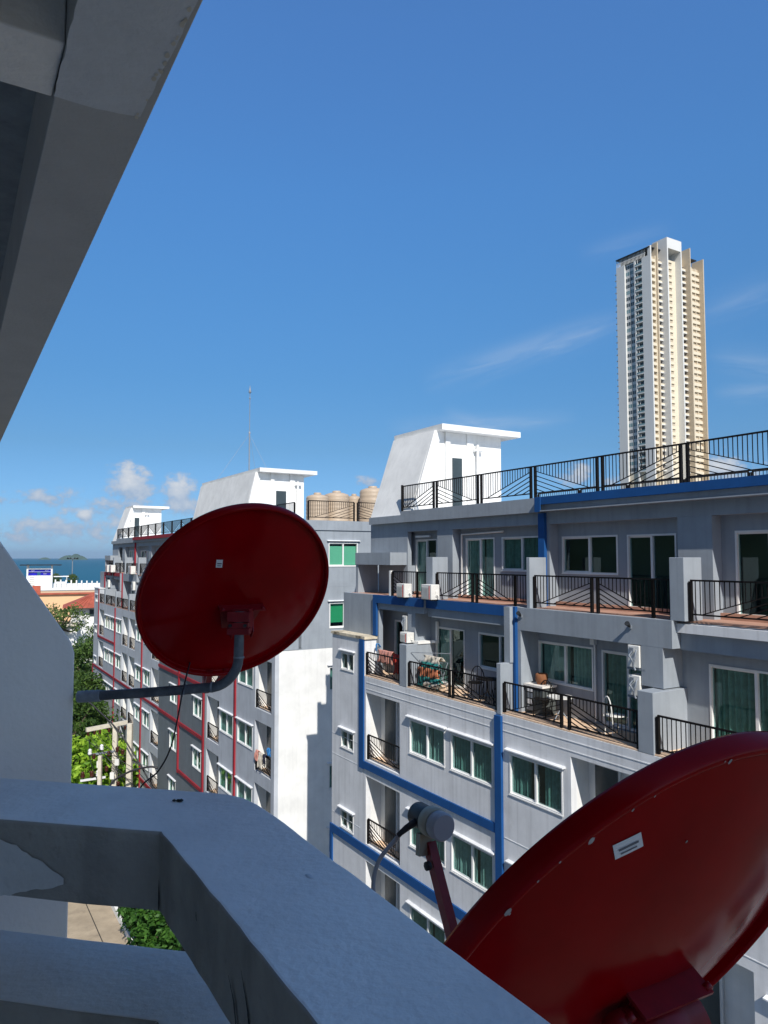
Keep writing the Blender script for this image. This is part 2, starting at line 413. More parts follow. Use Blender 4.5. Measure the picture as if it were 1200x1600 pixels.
def stair_house(root, te, tf, s0, top, ztop, depth, end_dir=1, door_s=(3.09, 3.5), sR=5.28, slope=.335):
    """white roof block with a leaning street face; te = the end face towards the viewer, tf = far end"""
    b = MB(); z0 = 1.35
    sl = s0 + (ztop - z0) * slope
    b.hexa([(tf, s0, z0), (te, s0, z0), (te, sR, z0), (tf, sR, z0), (tf, sl, ztop), (te, sl, ztop), (te, sR, ztop), (tf, sR, ztop)])
    w = b.build('stair_house', 'white_wall', root)
    sb = MB(); sb.box(tf - .1, te + .42, sl + .10, sR + .58, ztop + .002, ztop + .2); sb.build('roof_slab', 'white_wall', w)
    pl = MB()
    pl.hexa([(te, s0 + .02, z0), (te + .10, s0 + .02, z0), (te + .10, s0 + .34, z0), (te, s0 + .34, z0),
             (te, sl + .0, ztop), (te + .10, sl + .0, ztop), (te + .10, sl + .32, ztop), (te, sl + .32, ztop)])
    a, c = door_s
    pl.box(te, te + .07, a - .32, a - .12, z0, ztop); pl.box(te, te + .07, c + .2, c + .48, z0, ztop)
    pl.build('pilaster', 'white_wall', w)
    d = MB(); d.box(te + .0, te + .03, a, c, z0 + .1, 3.45); d.build('door', 'tower_glass', w)
    p = MB(); ps = c + .62
    p.tube([(te + .12, ps, z0 + .2), (te + .12, ps, ztop - .62)], .055, 10); p.tube([(te + .12, ps - .18, ztop - .56), (te + .12, ps + .2, ztop - .56)], .055, 10)
    p.tube([(te + .12, ps, ztop - .62), (te + .12, ps, ztop - .36)], .05, 10)
    p.build('vent_pipe', 'white_frame', w)
    return w

def building_core(root, t0, t1, depth=7.0, upper='grey_paint'):
    b = MB(); b.box(t0 + .3, t1 - .3, .95, 1.0, GZ, -3.9); b.box(t0 + .5, t1 - .5, 2.55, 2.6, -3.9, 1.1); b.build('dark_backing', 'room', root)  # backing sheets behind the windows, coloured dark to stand in for unlit rooms
    b = MB()
    for F in [-3.9, -1.3] + FL: b.box(t0 + .22, t1 - .22, .6 if F > -4 else .56, depth - .3, F - .2, F - .02)
    b.box(t0 + .1, t1 - .1, 1.5, depth - .1, 1.22, 1.40)
    b.build('floor_slab', 'facade_white', root)

# --- building 1
b1 = thing('apartment_building', (0, 0, GZ), 'nearer grey apartment block with bright blue bands and terraces stepped back under a roof railing', 'building')
B = Block(b1, 0)
W1 = [(4.98, 6.77), (7.03, 8.82), (9.45, 11.25), (16.0, 17.6), (18.3, 20.1)]
R1 = [(2.40, 4.45), (11.5, 13.4), (13.84, 15.7), (20.4, 22.3)]
SM = (.66, 1.58)
T1 = 22.6
w = MB(); w.wall(0, T1, GZ, -3.88, 0, .18, facade_holes(B, W1, R1, SM))
w.build('street_wall', 'facade_white', b1)
w = MB(); w.wall(0, 2.30, -3.878, -2.69, .002, .16, [(.66, 1.58, -3.86, -3.26)])
w.box(2.14, 2.298, .163, .62, -3.876, -2.69)
w.build('bay_wall', 'facade_white', b1)
MB().box(-.04, 2.36, -.04, .66, -2.688, -2.60).build('coping', 'coping', b1)
w = MB(); w.wall(.2, 7.0, GZ, -3.9, 0, .18, [], plane='t'); w.box(.2, T1 - .2, 6.85, 7.0, GZ, -3.9); w.wall(.2, 7.0, GZ, -3.9, T1 - .18, T1, [], plane='t')
w.build('end_wall', 'facade_white', b1)
w = MB()
for a_, c_ in ((0, .18), (T1 - .18, T1)): w.wall(1.06, 7.0, -3.898, -1.27, a_, c_, [], plane='t'); w.wall(1.75, 7.0, -1.268, 1.179, a_ + .3 * (a_ == 0), c_ + .3 * (a_ == 0), [], plane='t')
w.box(.2, T1 - .2, 6.85, 6.99, -3.898, 1.179)
w.build('upper_end_wall', 'grey_paint', b1)
building_core(b1, 0, T1)
for F in FL:
    for a, c in W1: lower_window(B, a, c, F)
    for a, c in R1: recess(B, a, c, F)
for F in [-3.91] + FL: window(b1, .66, .002 if F > -4 else 0, F + .05, .92, .60, cover='full', cmat='dark')  # dark sheet added behind each small pane so the room reads unlit
# grooves of the render coat (thin proud beads)
g = MB()
for z in (-4.06, -4.27):
    g.box(2.42, 8.97, -.009, 0.001, z - .012, z + .008); g.box(9.22, T1, -.009, .001, z - .012, z + .008)
for F in FL:
    for z in (F - .28, F + .40 if F < -7 else F + .42):
        g.box(.0, 2.02, -.007, .001, z - .008, z + .006)
    z = F - .30
    g.box(9.24, T1, -.008, .001, z - .010, z + .008)
g.split('groove_bead', 'facade_white', b1)
# blue trims on the street wall
tr = MB()
tr.box(2.03, 2.31, -.055, -.003, -6.86, -2.70)                  # stripe by the bay
tr.box(2.312, 8.96, -.055, -.003, -6.83, -6.60)                 # band at the fifth floor
tr.box(8.965, 9.215, -.075, -.003, -13.2, -3.93)                # long stripe
tr.box(-.05, 8.96, -.055, -.003, -9.52, -9.25)                  # band at the fourth floor
tr.box(-.05, .12, -.055, -.003, -14.6, -9.525)
tr.split('blue_trim', 'blue_paint', b1)
# level 6 terrace
d = MB(); d.box(.1, T1, .02, 1.2, -3.87, -3.84); d.build('terrace_floor', 'peach_tile', b1)
w = MB(); w.wall(.2, T1, -3.86, -1.5, 1.05, 1.2, [(2.5, 3.9, -3.8, -2.07), (4.87, 6.32, -3.8, -2.10), (6.97, 8.75, -3.10, -2.10), (9.39, 11.23, -3.10, -2.10), (11.49, 12.95, -3.8, -2.12), (14.26, 16.2, -3.8, -2.11)])
w.build('terrace_wall', 'grey_paint', b1)
w = MB()                                                       # band, beam and piers at the terrace front
w.box(0.0, 2.2, .45, .62, -2.60, -1.25)
w.box(2.2, 5.1, .45, .62, -1.70, -1.25); w.box(5.1, 8.95, .60, .76, -1.78, -1.26)
w.box(9.28, 13.87, .45, .70, -1.82, -1.26); w.box(13.87, T1, .71, .9, -1.85, -1.30)
w.box(2.2, 2.46, .452, .61, -3.84, -1.701)                       # jamb by the bay
w.box(4.22, 4.62, .452, 1.05, -2.60, -1.701)                     # piers, each up to the beam
w.box(8.98, 9.20, .27, 1.05, -2.64, -1.25)
w.box(9.20, 9.40, .452, 1.05, -3.84, -1.255)
w.box(13.1, 13.64, .452, 1.05, -2.64, -1.821)
w.split('upper_front', 'grey_paint', b1)
for bx in ((4.44, 4.83, .0, 1.05, -3.875, -2.62), (9.01, 9.17, -.02, 1.05, -3.90, -2.645), (13.36, 13.74, .0, 1.05, -3.875, -2.66)): MB().box(*bx).build('party_wall', 'grey_paint', b1, bevel=.012)

w = MB(); w.box(4.18, 4.86, .40, .98, -2.618, -2.54); w.build('pier_moulding', 'white_wall', b1)
tr = MB()
tr.box(2.19, 2.40, .375, .449, -2.58, -1.24); tr.box(2.40, 5.1, .375, .449, -1.50, -1.235); tr.box(5.1, 8.97, .53, .599, -1.52, -1.25)
tr.box(9.205, 9.29, .37, .451, -3.84, -1.24)
tr.split('upper_blue_trim', 'blue_paint', b1)
for (t0, w_, top, nm, z0, cv, cm, hd) in ((2.5, 1.4, -2.07, 'sliding_door', -3.8, None, 0, 0), (4.87, 1.45, -2.10, 'sliding_door', -3.8, 'left', 'fabric_pale', 0), (6.97, 1.78, -2.10, 'window', -3.10, None, 0, 0),
                                       (9.39, 1.84, -2.10, 'window', -3.10, 'most', 'fabric_pale', 0), (11.49, 1.46, -2.12, 'sliding_door', -3.8, 'full', 'fabric_teal', 0), (14.26, 1.94, -2.11, 'sliding_door', -3.8, 'full', 'fabric_teal', 0)):
    window(b1, t0, 1.05, z0, w_, top - z0, name=nm, hood=False, cover=cv, cmat=cm or 'fabric_teal', variant=2)
rb = MB()
for t0, t1, md in ((2.36, 4.40, 'fall'), (4.90, 6.92, 'rise'), (7.08, 8.93, 'fall'), (9.22, 11.18, 'rise'), (11.42, 13.32, 'fall'), (13.80, 15.9, 'rise'), (16.1, 18.2, 'fall')):
    m_ = MB(); railing_panel(m_, t0, t1, .06, -3.88, .80, md, ext={6.92: .16, 11.18: .24}.get(t1, 0)); m_.build('railing', 'black_metal', b1)
# level 7 deck, walls, piers
d = MB(); d.box(.1, 13.87, .63, 1.9, -1.32, -1.252); d.box(13.87, T1, .73, 1.9, -1.30, -1.262); d.build('deck_floor', 'terracotta', b1)
w = MB(); w.box(2.8, T1, 1.60, 1.69, -1.261, -1.13); w.build('skirting', 'terracotta', b1)
L7h = [(2.81, 4.04, -1.2, .60), (5.56, 6.92, -1.2, .58), (7.24, 8.9, -.38, .58), (9.62, 11.45, -.41, .54), (11.73, 13.08, -1.2, .53), (14.47, 15.9, -1.2, .54)]
w = MB(); w.wall(2.5, T1, -1.26, 1.2, 1.7, 1.85, L7h); w.build('penthouse_wall', 'grey_paint', b1)
w = MB()
w.box(.3, 2.76, 1.4, 1.55, -.27, 1.179); w.box(2.5, 2.76, 1.4, 1.85, -1.262, -.271)
for a, c in ((4.47, 5.28), (9.16, 9.47), (13.34, 14.16)): w.box(a, c, 1.4, 1.699, -1.262, .86)
w.box(2.762, T1, 1.4, 1.699, .862, 1.179)
w.split('penthouse_pier', 'grey_paint', b1)
w = MB(); w.box(.3, 2.69, .75, 1.6, -.25, .165); w.box(.3, .46, .78, 1.6, -1.262, -.251); w.box(.5, 2.5, 1.62, 1.7, -1.262, -.251)
w.build('porch', 'grey_paint', b1)
for i, (t0, w_, z0, z1, nm, cv) in enumerate(((2.81, 1.23, -1.2, .60, 'sliding_door', 'left'), (5.56, 1.36, -1.2, .58, 'sliding_door', 'most'), (7.24, 1.66, -.38, .58, 'window', 'full'), (9.62, 1.83, -.41, .54, 'window', None), (11.73, 1.35, -1.2, .53, 'sliding_door', None), (14.47, 1.43, -1.2, .54, 'sliding_door', None))):
    window(b1, t0, 1.7, z0, w_, z1 - z0, name=nm, hood=False, cover=cv, cmat='fabric_pale' if i < 2 else 'fabric_teal', variant=1)
tr = MB(); tr.box(9.16, 9.38, 1.30, 1.399, -1.262, 1.15); tr.box(9.25, T1, 1.12, 1.249, 1.36, 1.556); tr.box(9.25, 9.46, 1.10, 1.119, 1.17, 1.555)
tr.split('penthouse_blue_trim', 'blue_paint', b1)
w = MB(); w.box(.42, 2.55, 1.25, 1.55, 1.18, 1.43); w.box(2.55, T1, 1.25, 1.55, 1.18, 1.555); w.box(9.46, T1, 1.09, 1.249, 1.18, 1.205)
w.build('roof_kerb', 'grey_paint', b1)
for a, c, h0 in ((5.17, 5.50, 0.01), (9.58, 9.70, 0.0), (13.80, 14.14, 0.0)):
    MB().box(a, c, .5, 1.06, -1.262, h0).build('box_pillar', 'grey_paint', b1, bevel=.01)
for t0, t1, md in ((3.05, 4.5, 'fall'), (4.5, 5.12, 'plain'), (5.55, 7.25, 'rise'), (7.44, 9.02, 'fall'), (9.02, 9.52, 'plain'), (9.75, 11.62, 'rise'), (11.80, 13.3, 'fall'), (13.3, 13.75, 'plain'), (14.2, 16.2, 'rise'), (16.4, 18.4, 'fall')):
    m_ = MB(); railing_panel(m_, t0, t1, .62, -1.255, .82, md, ext=.17 if t1 in (7.25, 11.62) else 0); m_.build('railing', 'black_metal', b1)
m_ = MB(); m_.box(2.86, 2.96, .6, .7, -1.262, -.43); m_.build('railing_post', 'white_wall', b1)
for t0, t1, md in ((2.52, 4.36, 'rise'), (4.53, 6.60, 'fall'), (6.77, 8.86, 'rise'), (9.03, 11.17, 'fall'), (11.34, 13.50, 'rise'), (13.67, 15.85, 'fall'), (16.02, 18.1, 'rise'), (18.3, 20.4, 'fall')):
    m_ = MB(); railing_panel(m_, t0, t1, 1.35, 1.555, .87, md, ext=.17 if t1 < 15 else .17); m_.build('roof_railing', 'black_metal', b1)
m_ = MB()
for k in range(9): railing_panel(m_, 3.2 + k * 2.1, 5.2 + k * 2.1, 6.9, 1.42, .95, 'plain')
m_.build('rear_railing', 'black_metal', b1)
m_ = MB(); m_.box(2.50, 2.56, 1.3, 1.36, 1.43, 2.45)
m_.build('corner_post', 'black_metal', b1)
stair_house(b1, 3.0, .45, 1.28, 4.3, 4.33, 4)
# pipes of the air conditioners
p = MB(); p.tube([(5.45, 1.62, -1.2), (5.45, 1.62, .70), (7.4, 1.62, .74)], .03, 8); p.build('pipe_trunking', 'white_frame', b1)
p = MB(); p.box(4.86, 5.05, .9, 1.0, -2.60, -2.52); p.box(4.98, 5.06, .96, 1.03, -2.60, -1.95); p.build('pipe_trunking', 'white_frame', b1)
p = MB(); p.box(11.25, 11.37, .92, 1.03, -2.02, -1.80); p.box(11.29, 11.33, 1.0, 1.035, -3.8, -2.02); p.build('pipe_trunking', 'white_frame', b1)
p = MB(); p.box(3.0, 3.8, 1.55, 1.62, .66, .72); p.build('pipe_trunking', 'white_frame', b1)

# ================================================================== THE RED BUILDING (left, farther)
TF = -45.9; LEN = 40.74
b2 = thing('apartment_building', (TF, 0, GZ), 'farther grey apartment block with thin red bands and a white lower end wall', 'building')
B2 = Block(b2, TF)
W2 = [(4.98, 6.77), (7.03, 8.82), (9.45, 11.25), (16.1, 17.7), (18.4, 20.1), (33.9, 35.8), (36.4, 38.3)]
R2 = [(2.40, 4.45), (11.5, 13.4), (13.84, 15.7), (20.4, 22.4), (31.9, 33.8), (38.55, 40.4)]
S2 = [(25.2, 26.6), (29.75, 31.2)]
w = MB(); w.wall(TF, TF + 22.6, GZ, -3.88, 0, .18, facade_holes(B2, W2[:5], R2[:4], SM)); w.wall(TF + 31.75, TF + LEN, GZ, -3.88, 0, .18, facade_holes(B2, W2[5:], R2[4:]))
w.build('street_wall', 'facade_grey', b2)
w = MB(); w.wall(TF + 22.6, TF + 31.75, GZ, -3.88, -.05, .18, facade_holes(B2, S2)); w.build('centre_wall', 'dark_grey_paint', b2)
w = MB(); w.wall(TF, TF + 2.3, -3.878, -2.69, .002, .16, [(TF + .66, TF + 1.58, -3.86, -3.26)]); w.box(TF + 2.14, TF + 2.298, .163, .62, -3.876, -2.69); w.build('bay_wall', 'facade_grey', b2)
MB().box(TF - .04, TF + 2.36, -.04, .66, -2.688, -2.62).build('coping', 'facade_white', b2)
building_core(b2, TF, TF + LEN)
for F in FL:
    for a, c in W2: lower_window(B2, a, c, F, hood=True)
    for a, c in R2: recess(B2, a, c, F)
    for a, c in S2:
        t0, t1 = B2.iv(a, c); window(b2, t0, -.05, F + .79, t1 - t0, 1.0, cover='sides', cmat='fabric_pale', variant=3)
for F in [-3.91] + FL: window(b2, TF + .66, .002 if F > -4 else 0, F + .05, .92, .60, cover='full', cmat='dark')  # same added dark sheets behind the small panes, for unlit rooms
tr = MB(); X = lambda a: TF + a
tr.box(X(2.10), X(2.29), -.055, -.003, -6.80, -2.70); tr.box(X(2.292), X(8.96), -.055, -.003, -6.78, -6.62)
tr.box(X(8.97), X(9.15), -.07, -.003, -19.9, -3.93); tr.box(X(-.05), X(8.96), -.055, -.003, -9.42, -9.27); tr.box(X(-.05), X(.15), -.06, -.003, -19.9, -9.47)
tr.box(X(9.155), X(22.59), -.055, -.003, -9.42, -9.27); tr.box(X(17.84), X(18.02), -.07, -.004, -9.26, -3.95); tr.box(X(17.84), X(18.02), -.07, -.004, -19.9, -9.43)
tr.box(X(9.205), X(17.79), -.055, -.003, -14.80, -14.60); tr.box(X(18.06), X(22.59), -.055, -.003, -14.80, -14.60)
tr.box(X(36.03), X(36.2), -.07, -.003, -19.9, -3.95)
tr.split('red_trim', 'red_paint', b2)
tr = MB()
tr.box(X(22.6), X(31.5), -.12, -.052, -6.74, -6.57); tr.box(X(22.6), X(31.5), -.12, -.052, -9.42, -9.25); tr.box(X(31.5), X(31.68), -.125, -.05, -12.05, -4.0)
tr.box(X(27.0), X(27.17), -.13, -.052, -12.1, -4.0); tr.box(X(27.171), X(31.5), -.12, -.052, -12.05, -11.89)
tr.split('red_frame', 'red_paint', b2)
# --- upper storeys of the red building
w = MB()
w.wall(TF + .2, X(LEN), -3.86, -1.5, 1.05, 1.2, [(X(2.5), X(3.9), -3.8, -2.07), (X(4.87), X(6.32), -3.8, -2.10), (X(6.97), X(8.75), -3.10, -2.10), (X(9.39), X(11.23), -3.10, -2.10), (X(11.49), X(12.95), -3.8, -2.12), (X(14.26), X(16.2), -3.8, -2.11)])
w.wall(TF + 2.5, X(LEN), -1.26, 1.2, 1.7, 1.85, [(X(a), X(b), c, d) for a, b, c, d in L7h])
w.build('terrace_wall', 'grey_paint', b2)
d = MB(); d.box(TF + .1, X(LEN) - .2, .02, 1.04, -3.87, -3.84); d.box(TF + .1, X(LEN) - .2, .56, 1.69, -1.33, -1.262); d.build('terrace_floor', 'terracotta', b2)
w = MB()
w.box(X(0), X(2.2), .45, .62, -2.60, -1.25); w.box(X(2.2), X(5.1), .45, .62, -1.70, -1.25); w.box(X(5.1), X(8.95), .60, .76, -1.78, -1.26)
w.box(X(9.28), X(13.87), .45, .70, -1.82, -1.26); w.box(X(13.87), X(LEN) - .01, .71, .9, -1.85, -1.30)
w.box(X(2.2), X(2.46), .452, .61, -3.84, -1.701); w.box(X(4.22), X(4.62), .452, 1.04, -2.60, -1.701); w.box(X(8.98), X(9.20), .27, 1.04, -2.64, -1.25)
w.box(X(9.20), X(9.40), .452, 1.04, -3.84, -1.255); w.box(X(13.1), X(13.64), .452, 1.04, -2.64, -1.821)
w.box(X(4.44), X(4.83), .0, 1.04, -3.875, -2.62); w.box(X(9.01), X(9.17), -.02, 1.04, -3.90, -2.645); w.box(X(13.36), X(13.74), .0, 1.04, -3.875, -2.66)
w.box(X(.3), X(2.76), 1.4, 1.55, -.27, 1.179); w.box(X(2.5), X(2.76), 1.4, 1.85, -1.262, -.271)
for a, c in ((4.47, 5.28), (9.16, 9.47), (13.34, 14.16)): w.box(X(a), X(c), 1.4, 1.699, -1.262, .86)
w.box(X(2.762), X(LEN) - .01, 1.4, 1.699, .862, 1.179)
w.box(X(.3), X(2.69), .75, 1.6, -.25, .165); w.box(X(.3), X(.46), .78, 1.6, -1.262, -.251); w.box(X(.5), X(2.5), 1.62, 1.7, -1.262, -.251)
for a, c in ((5.17, 5.50), (9.58, 9.70), (13.80, 14.14)): w.box(X(a), X(c), .5, 1.06, -1.262, 0)
w.split('upper_front', 'grey_paint', b2)
w = MB(); w.box(X(.42), X(2.55), 1.25, 1.55, 1.18, 1.43); w.box(X(2.55), X(LEN) + .05, 1.25, 1.55, 1.18, 1.6); w.box(X(LEN) - .2, X(LEN) + .05, 1.551, 7.05, 1.18, 1.6)
w.build('roof_kerb', 'grey_paint', b2)
tr = MB()
tr.box(X(2.19), X(2.40), .375, .449, -2.58, -1.24); tr.box(X(2.40), X(5.1), .375, .449, -1.50, -1.235); tr.box(X(5.1), X(8.97), .53, .599, -1.52, -1.25)
tr.box(X(9.205), X(9.29), .37, .451, -3.84, -1.24); tr.box(X(9.16), X(9.38), 1.30, 1.399, -1.262, 1.15); tr.box(X(9.25), X(LEN) - .9, 1.12, 1.249, 1.36, 1.585)
tr.split('upper_red_trim', 'red_paint', b2)
for (t0, w_, top, nm, z0, cv) in ((2.5, 1.4, -2.07, 'sliding_door', -3.8, None), (4.87, 1.45, -2.10, 'sliding_door', -3.8, 'left'), (6.97, 1.78, -2.10, 'window', -3.10, None), (9.39, 1.84, -2.10, 'window', -3.10, 'most'), (11.49, 1.46, -2.12, 'sliding_door', -3.8, 'full'), (14.26, 1.94, -2.11, 'sliding_door', -3.8, 'full')):
    window(b2, X(t0), 1.05, z0, w_, top - z0, name=nm, hood=False, cover=cv, variant=2)
for i, (t0, w_, z0, z1, nm, cv) in enumerate(((2.81, 1.23, -1.2, .60, 'sliding_door', 'left'), (5.56, 1.36, -1.2, .58, 'sliding_door', 'most'), (7.24, 1.66, -.38, .58, 'window', 'full'), (9.62, 1.83, -.41, .54, 'window', None), (11.73, 1.35, -1.2, .53, 'sliding_door', None), (14.47, 1.43, -1.2, .54, 'sliding_door', None))):
    window(b2, X(t0), 1.7, z0, w_, z1 - z0, name=nm, hood=False, cover=cv, variant=1)
for t0, t1, md in ((2.36, 4.40, 'fall'), (4.90, 6.92, 'rise'), (7.08, 8.93, 'fall'), (9.22, 11.18, 'rise'), (11.42, 13.32, 'fall'), (13.80, 15.9, 'rise')):
    m_ = MB(); railing_panel(m_, X(t0), X(t1), .06, -3.88, .80, md, wire=.02); m_.build('railing', 'black_metal', b2)
for t0, t1, md in ((3.05, 5.1, 'fall'), (5.55, 7.25, 'rise'), (7.44, 9.5, 'fall'), (9.75, 11.62, 'rise'), (11.80, 13.75, 'fall'), (14.2, 16.2, 'rise')):
    m_ = MB(); railing_panel(m_, X(t0), X(t1), .62, -1.255, .82, md, wire=.02); m_.build('railing', 'black_metal', b2)
for k in range(14):
    a = 2.52 + k * 2.17; m_ = MB(); railing_panel(m_, X(a), X(a + 2.0), 1.35, 1.58, .87, 'rise' if k % 2 == 0 else 'fall', ext=.17, wire=.02); m_.build('roof_railing', 'black_metal', b2)
for a, c, md in ((35.1, 37.1, 'rise'), (37.3, 39.3, 'fall')):
    m_ = MB(); railing_panel(m_, X(a), X(c), 1.48, 1.6, .87, md, wire=.02); m_.build('roof_railing', 'black_metal', b2)
for a, c, md in ((1.5, 3.74, 'rise'), (3.92, 6.9, 'fall')):               # rail along the end wall: built along s
    m_ = MB(); railing_panel(m_, a, c, 0, 1.6, .87, md)
    m_.V = [(X(LEN) - .06 + y, x, z) for x, y, z in m_.V]; m_.build('roof_railing', 'black_metal', b2)
stair_house(b2, X(3.2), X(.6), 1.28, 4.3, 4.3, 4, sR=4.9, door_s=(2.6, 3.0))
stair_house(b2, X(33.9), X(24.9), 1.0, 4.3, 4.36, 4, sR=4.44, door_s=(2.86, 3.42), slope=.23)
# near end wall, white below and grey above
ew = MB(); e = X(LEN)
HW = [(2.5, 3.95, -9.9 + 2.67 * k, -8.85 + 2.67 * k) for k in range(-3, 2)]
ew.wall(.181, 7.0, GZ, -3.90, e - .18, e, HW[:4] + [(2.5, 3.95, -5.75, -4.7)], plane='t'); ew.build('end_wall', 'white_wall', b2)
ew = MB(); ew.wall(1.06, 7.0, -3.898, -1.27, e - .18, e, [(2.5, 3.95, -3.05, -1.96)], plane='t'); ew.wall(1.401, 7.0, -1.268, 1.179, e - .18, e, [(2.45, 3.9, -.39, .65)], plane='t')
ew.box(e - .18, e, .3, 1.059, -3.88, -1.27)
ew.build('upper_end_wall', 'grey_paint', b2)
for h in HW[:4] + [(2.5, 3.95, -5.75, -4.7)]: window(b2, e, h[0], h[2], 1.45, 1.05, cover='full', axis='t')
fw = window(b2, e, 2.45, -.39, 1.45, 1.04, cover=None, axis='t', glass='glass_clear')
bl = MB(); bl.box(e - .13, e - .11, 2.5, 3.85, -.33, .50); bl.build('blind', 'blind_mint', b2)
fw = window(b2, e, 2.5, -3.05, 1.45, 1.09, cover=None, axis='t', glass='glass_clear')
bl = MB(); bl.box(e - .13, e - .11, 2.55, 3.9, -2.82, -2.03); bl.build('blind', 'blind_green', b2)
w = MB(); w.box(TF, TF + .18, .2, 7.0, GZ, -3.9); w.box(TF, TF + .18, 1.06, 7.0, -3.898, -1.27); w.box(TF + .3, TF + .48, 1.75, 7.0, -1.268, 1.17); w.box(TF + .2, X(LEN) - .2, 6.8, 6.98, GZ, 1.17); w.build('far_wall', 'facade_grey', b2)
# roof furniture of the red building
TK = [(-6.9, 2.75, .52, 1.45), (-7.3, 3.95, .60, 1.62), (-7.6, 5.05, .36, 1.55), (-6.5, 5.45, .62, 1.85)]
TL = ['low cream roof water tank next to the white stair house', 'round cream roof water tank with a raised lid, second from the stair house', 'slim cream roof water tank squeezed between two wider ones', 'tallest cream roof water tank beside the leaning white wall of the blue building']
for (t, s, r, h), lab in zip(TK, TL):
    k = thing('water_tank', (t, s, 1.41), lab, 'water tank', 'water tanks on the roof')
    prof = [(r * .98, 0)]
    for i in range(7):
        z = h * .86 * (i + .5) / 7
        prof += [(r, z - .05), (r, z + .05), (r * .975, z + .075)]
    prof += [(r, h * .88), (r * .93, h * .95), (r * .55, h), (r * .35, h)]
    MB().lathe(prof, (t, s, 1.41), 28).build('tank_body', 'tank', k)
    MB().lathe([(r * .34, h), (r * .34, h + .07), (r * .30, h + .1), (0, h + .1)], (t, s, 1.41), 20).build('lid', 'bracket_red' if 0 else 'tank', k)
a = thing('roof_antenna', (-18.9, 4.0, 1.4), 'tall thin guyed lightning mast rising behind the white stair house', 'antenna')
m_ = MB(); m_.tube([(-18.9, 4.0, 1.4), (-18.9, 4.0, 7.6)], .04, 8); m_.tube([(-18.9, 4.0, 7.6), (-18.9, 4.0, 10.1)], .022, 8); m_.build('pole', 'galv', a)
m_ = MB(); m_.lathe([(0, 10.0), (.07, 10.05), (.09, 10.12), (.05, 10.25), (0, 10.55)], (-18.9, 4.0, 0), 12); m_.lathe([(.03, 9.66), (.06, 9.7), (.03, 9.76)], (-18.9, 4.0, 0), 10); m_.build('tip', 'galv', a)
m_ = MB(); m_.lathe([(.04, 7.5), (.06, 7.53), (.06, 7.62), (.04, 7.66)], (-18.9, 4.0, 0), 8)
for q in range(3):
    an = q * 2.1 + .4; m_.tube([(-18.9, 4.0, 7.5), (-18.9 + 2.1 * math.cos(an), 4.0 + 2.1 * math.sin(an), 4.4)], .006, 4)
m_.build('guy_wire', 'cable_grey', a)
# ------------------------------------------------------------------ air conditioners, furniture, laundry
ac_unit((3.95, .20, -1.262), 'white condenser on the blue band, nearer the porch of the two side by side')
ac_unit((5.36, .18, -1.262), 'white condenser on the blue band in front of the grey box pillar', (.52, .30, .47))
def wall_ac(o, label, h=.44, w=.30, d=.34, grp='air conditioner units on the balconies'):
    """condenser hung sideways on a pier: seen from its pipe end"""
    t, s, z = o; r = thing('air_conditioner', o, label, 'air conditioner', grp)
    MB().box(t, t + w, s, s + d, z, z + h).build('casing', 'plastic_white', r, bevel=.015)
    p = MB(); p.box(t + w * .2, t + w * .55, s - .03, s - .002, z + h * .72, z + h * .9)
    p.tube([(t + w * .45, s - .02, z + h * .75), (t + w * .3, s - .07, z + h * .55), (t + w * .65, s - .08, z + h * .3), (t + w * .55, s - .03, z + h * .1), (t + w * .7, s - .02, z - .05)], .022, 8)
    p.tube([(t + w * .8, s - .02, z + h * .8), (t + w * .85, s - .08, z + h * .5), (t + w * .6, s - .06, z + h * .12)], .02, 8); p.build('pipe', 'galv', r)
    b = MB(); b.box(t - .05, t + w + .12, s + .03, s + .07, z - .05, z - .01); b.box(t - .05, t + w + .12, s + d - .07, s + d - .03, z - .05, z - .01); b.build('bracket', 'galv', r)
    return r
wall_ac((12.78, .42, -2.30), 'white condenser bracketed high on the pier, upper of the stacked pair', .46)
wall_ac((12.78, .42, -2.88), 'white condenser bracketed on the pier just above the low wall, lower of the stacked pair', .42)
wall_ac((3.88, .46, -2.28), 'narrow white condenser seen end on, mounted high beside the dark balcony doorway', .46, .26)
ac_unit((4.28, .12, -2.618), 'small white unit resting on top of the low party wall with a moulded pier behind', (.40, .26, .34))
A2 = [(X(3.2), .25, -1.25, 'white condenser on the red band of the far roof terrace, nearest the sea'), (X(4.9), .22, -1.25, 'white condenser on the red band of the far terrace, second from the sea'), (X(12.2), .2, -1.26, 'white condenser on the far grey parapet close to the red dish rim'),
      (X(3.9), .3, -2.5, 'white condenser hung in the far upper balcony beside the red frame'), (X(13.0), .3, -2.4, 'white fan unit on the far pier partly behind the red dish')]
for i, (t, s, z, lab) in enumerate(A2):
    if i < 3: ac_unit((t, s, z), lab, (.9, .35, .62), 'air conditioner units on the red building')
    else: wall_ac((t, s, z), lab, .62, .5, .35, 'air conditioner units on the red building')
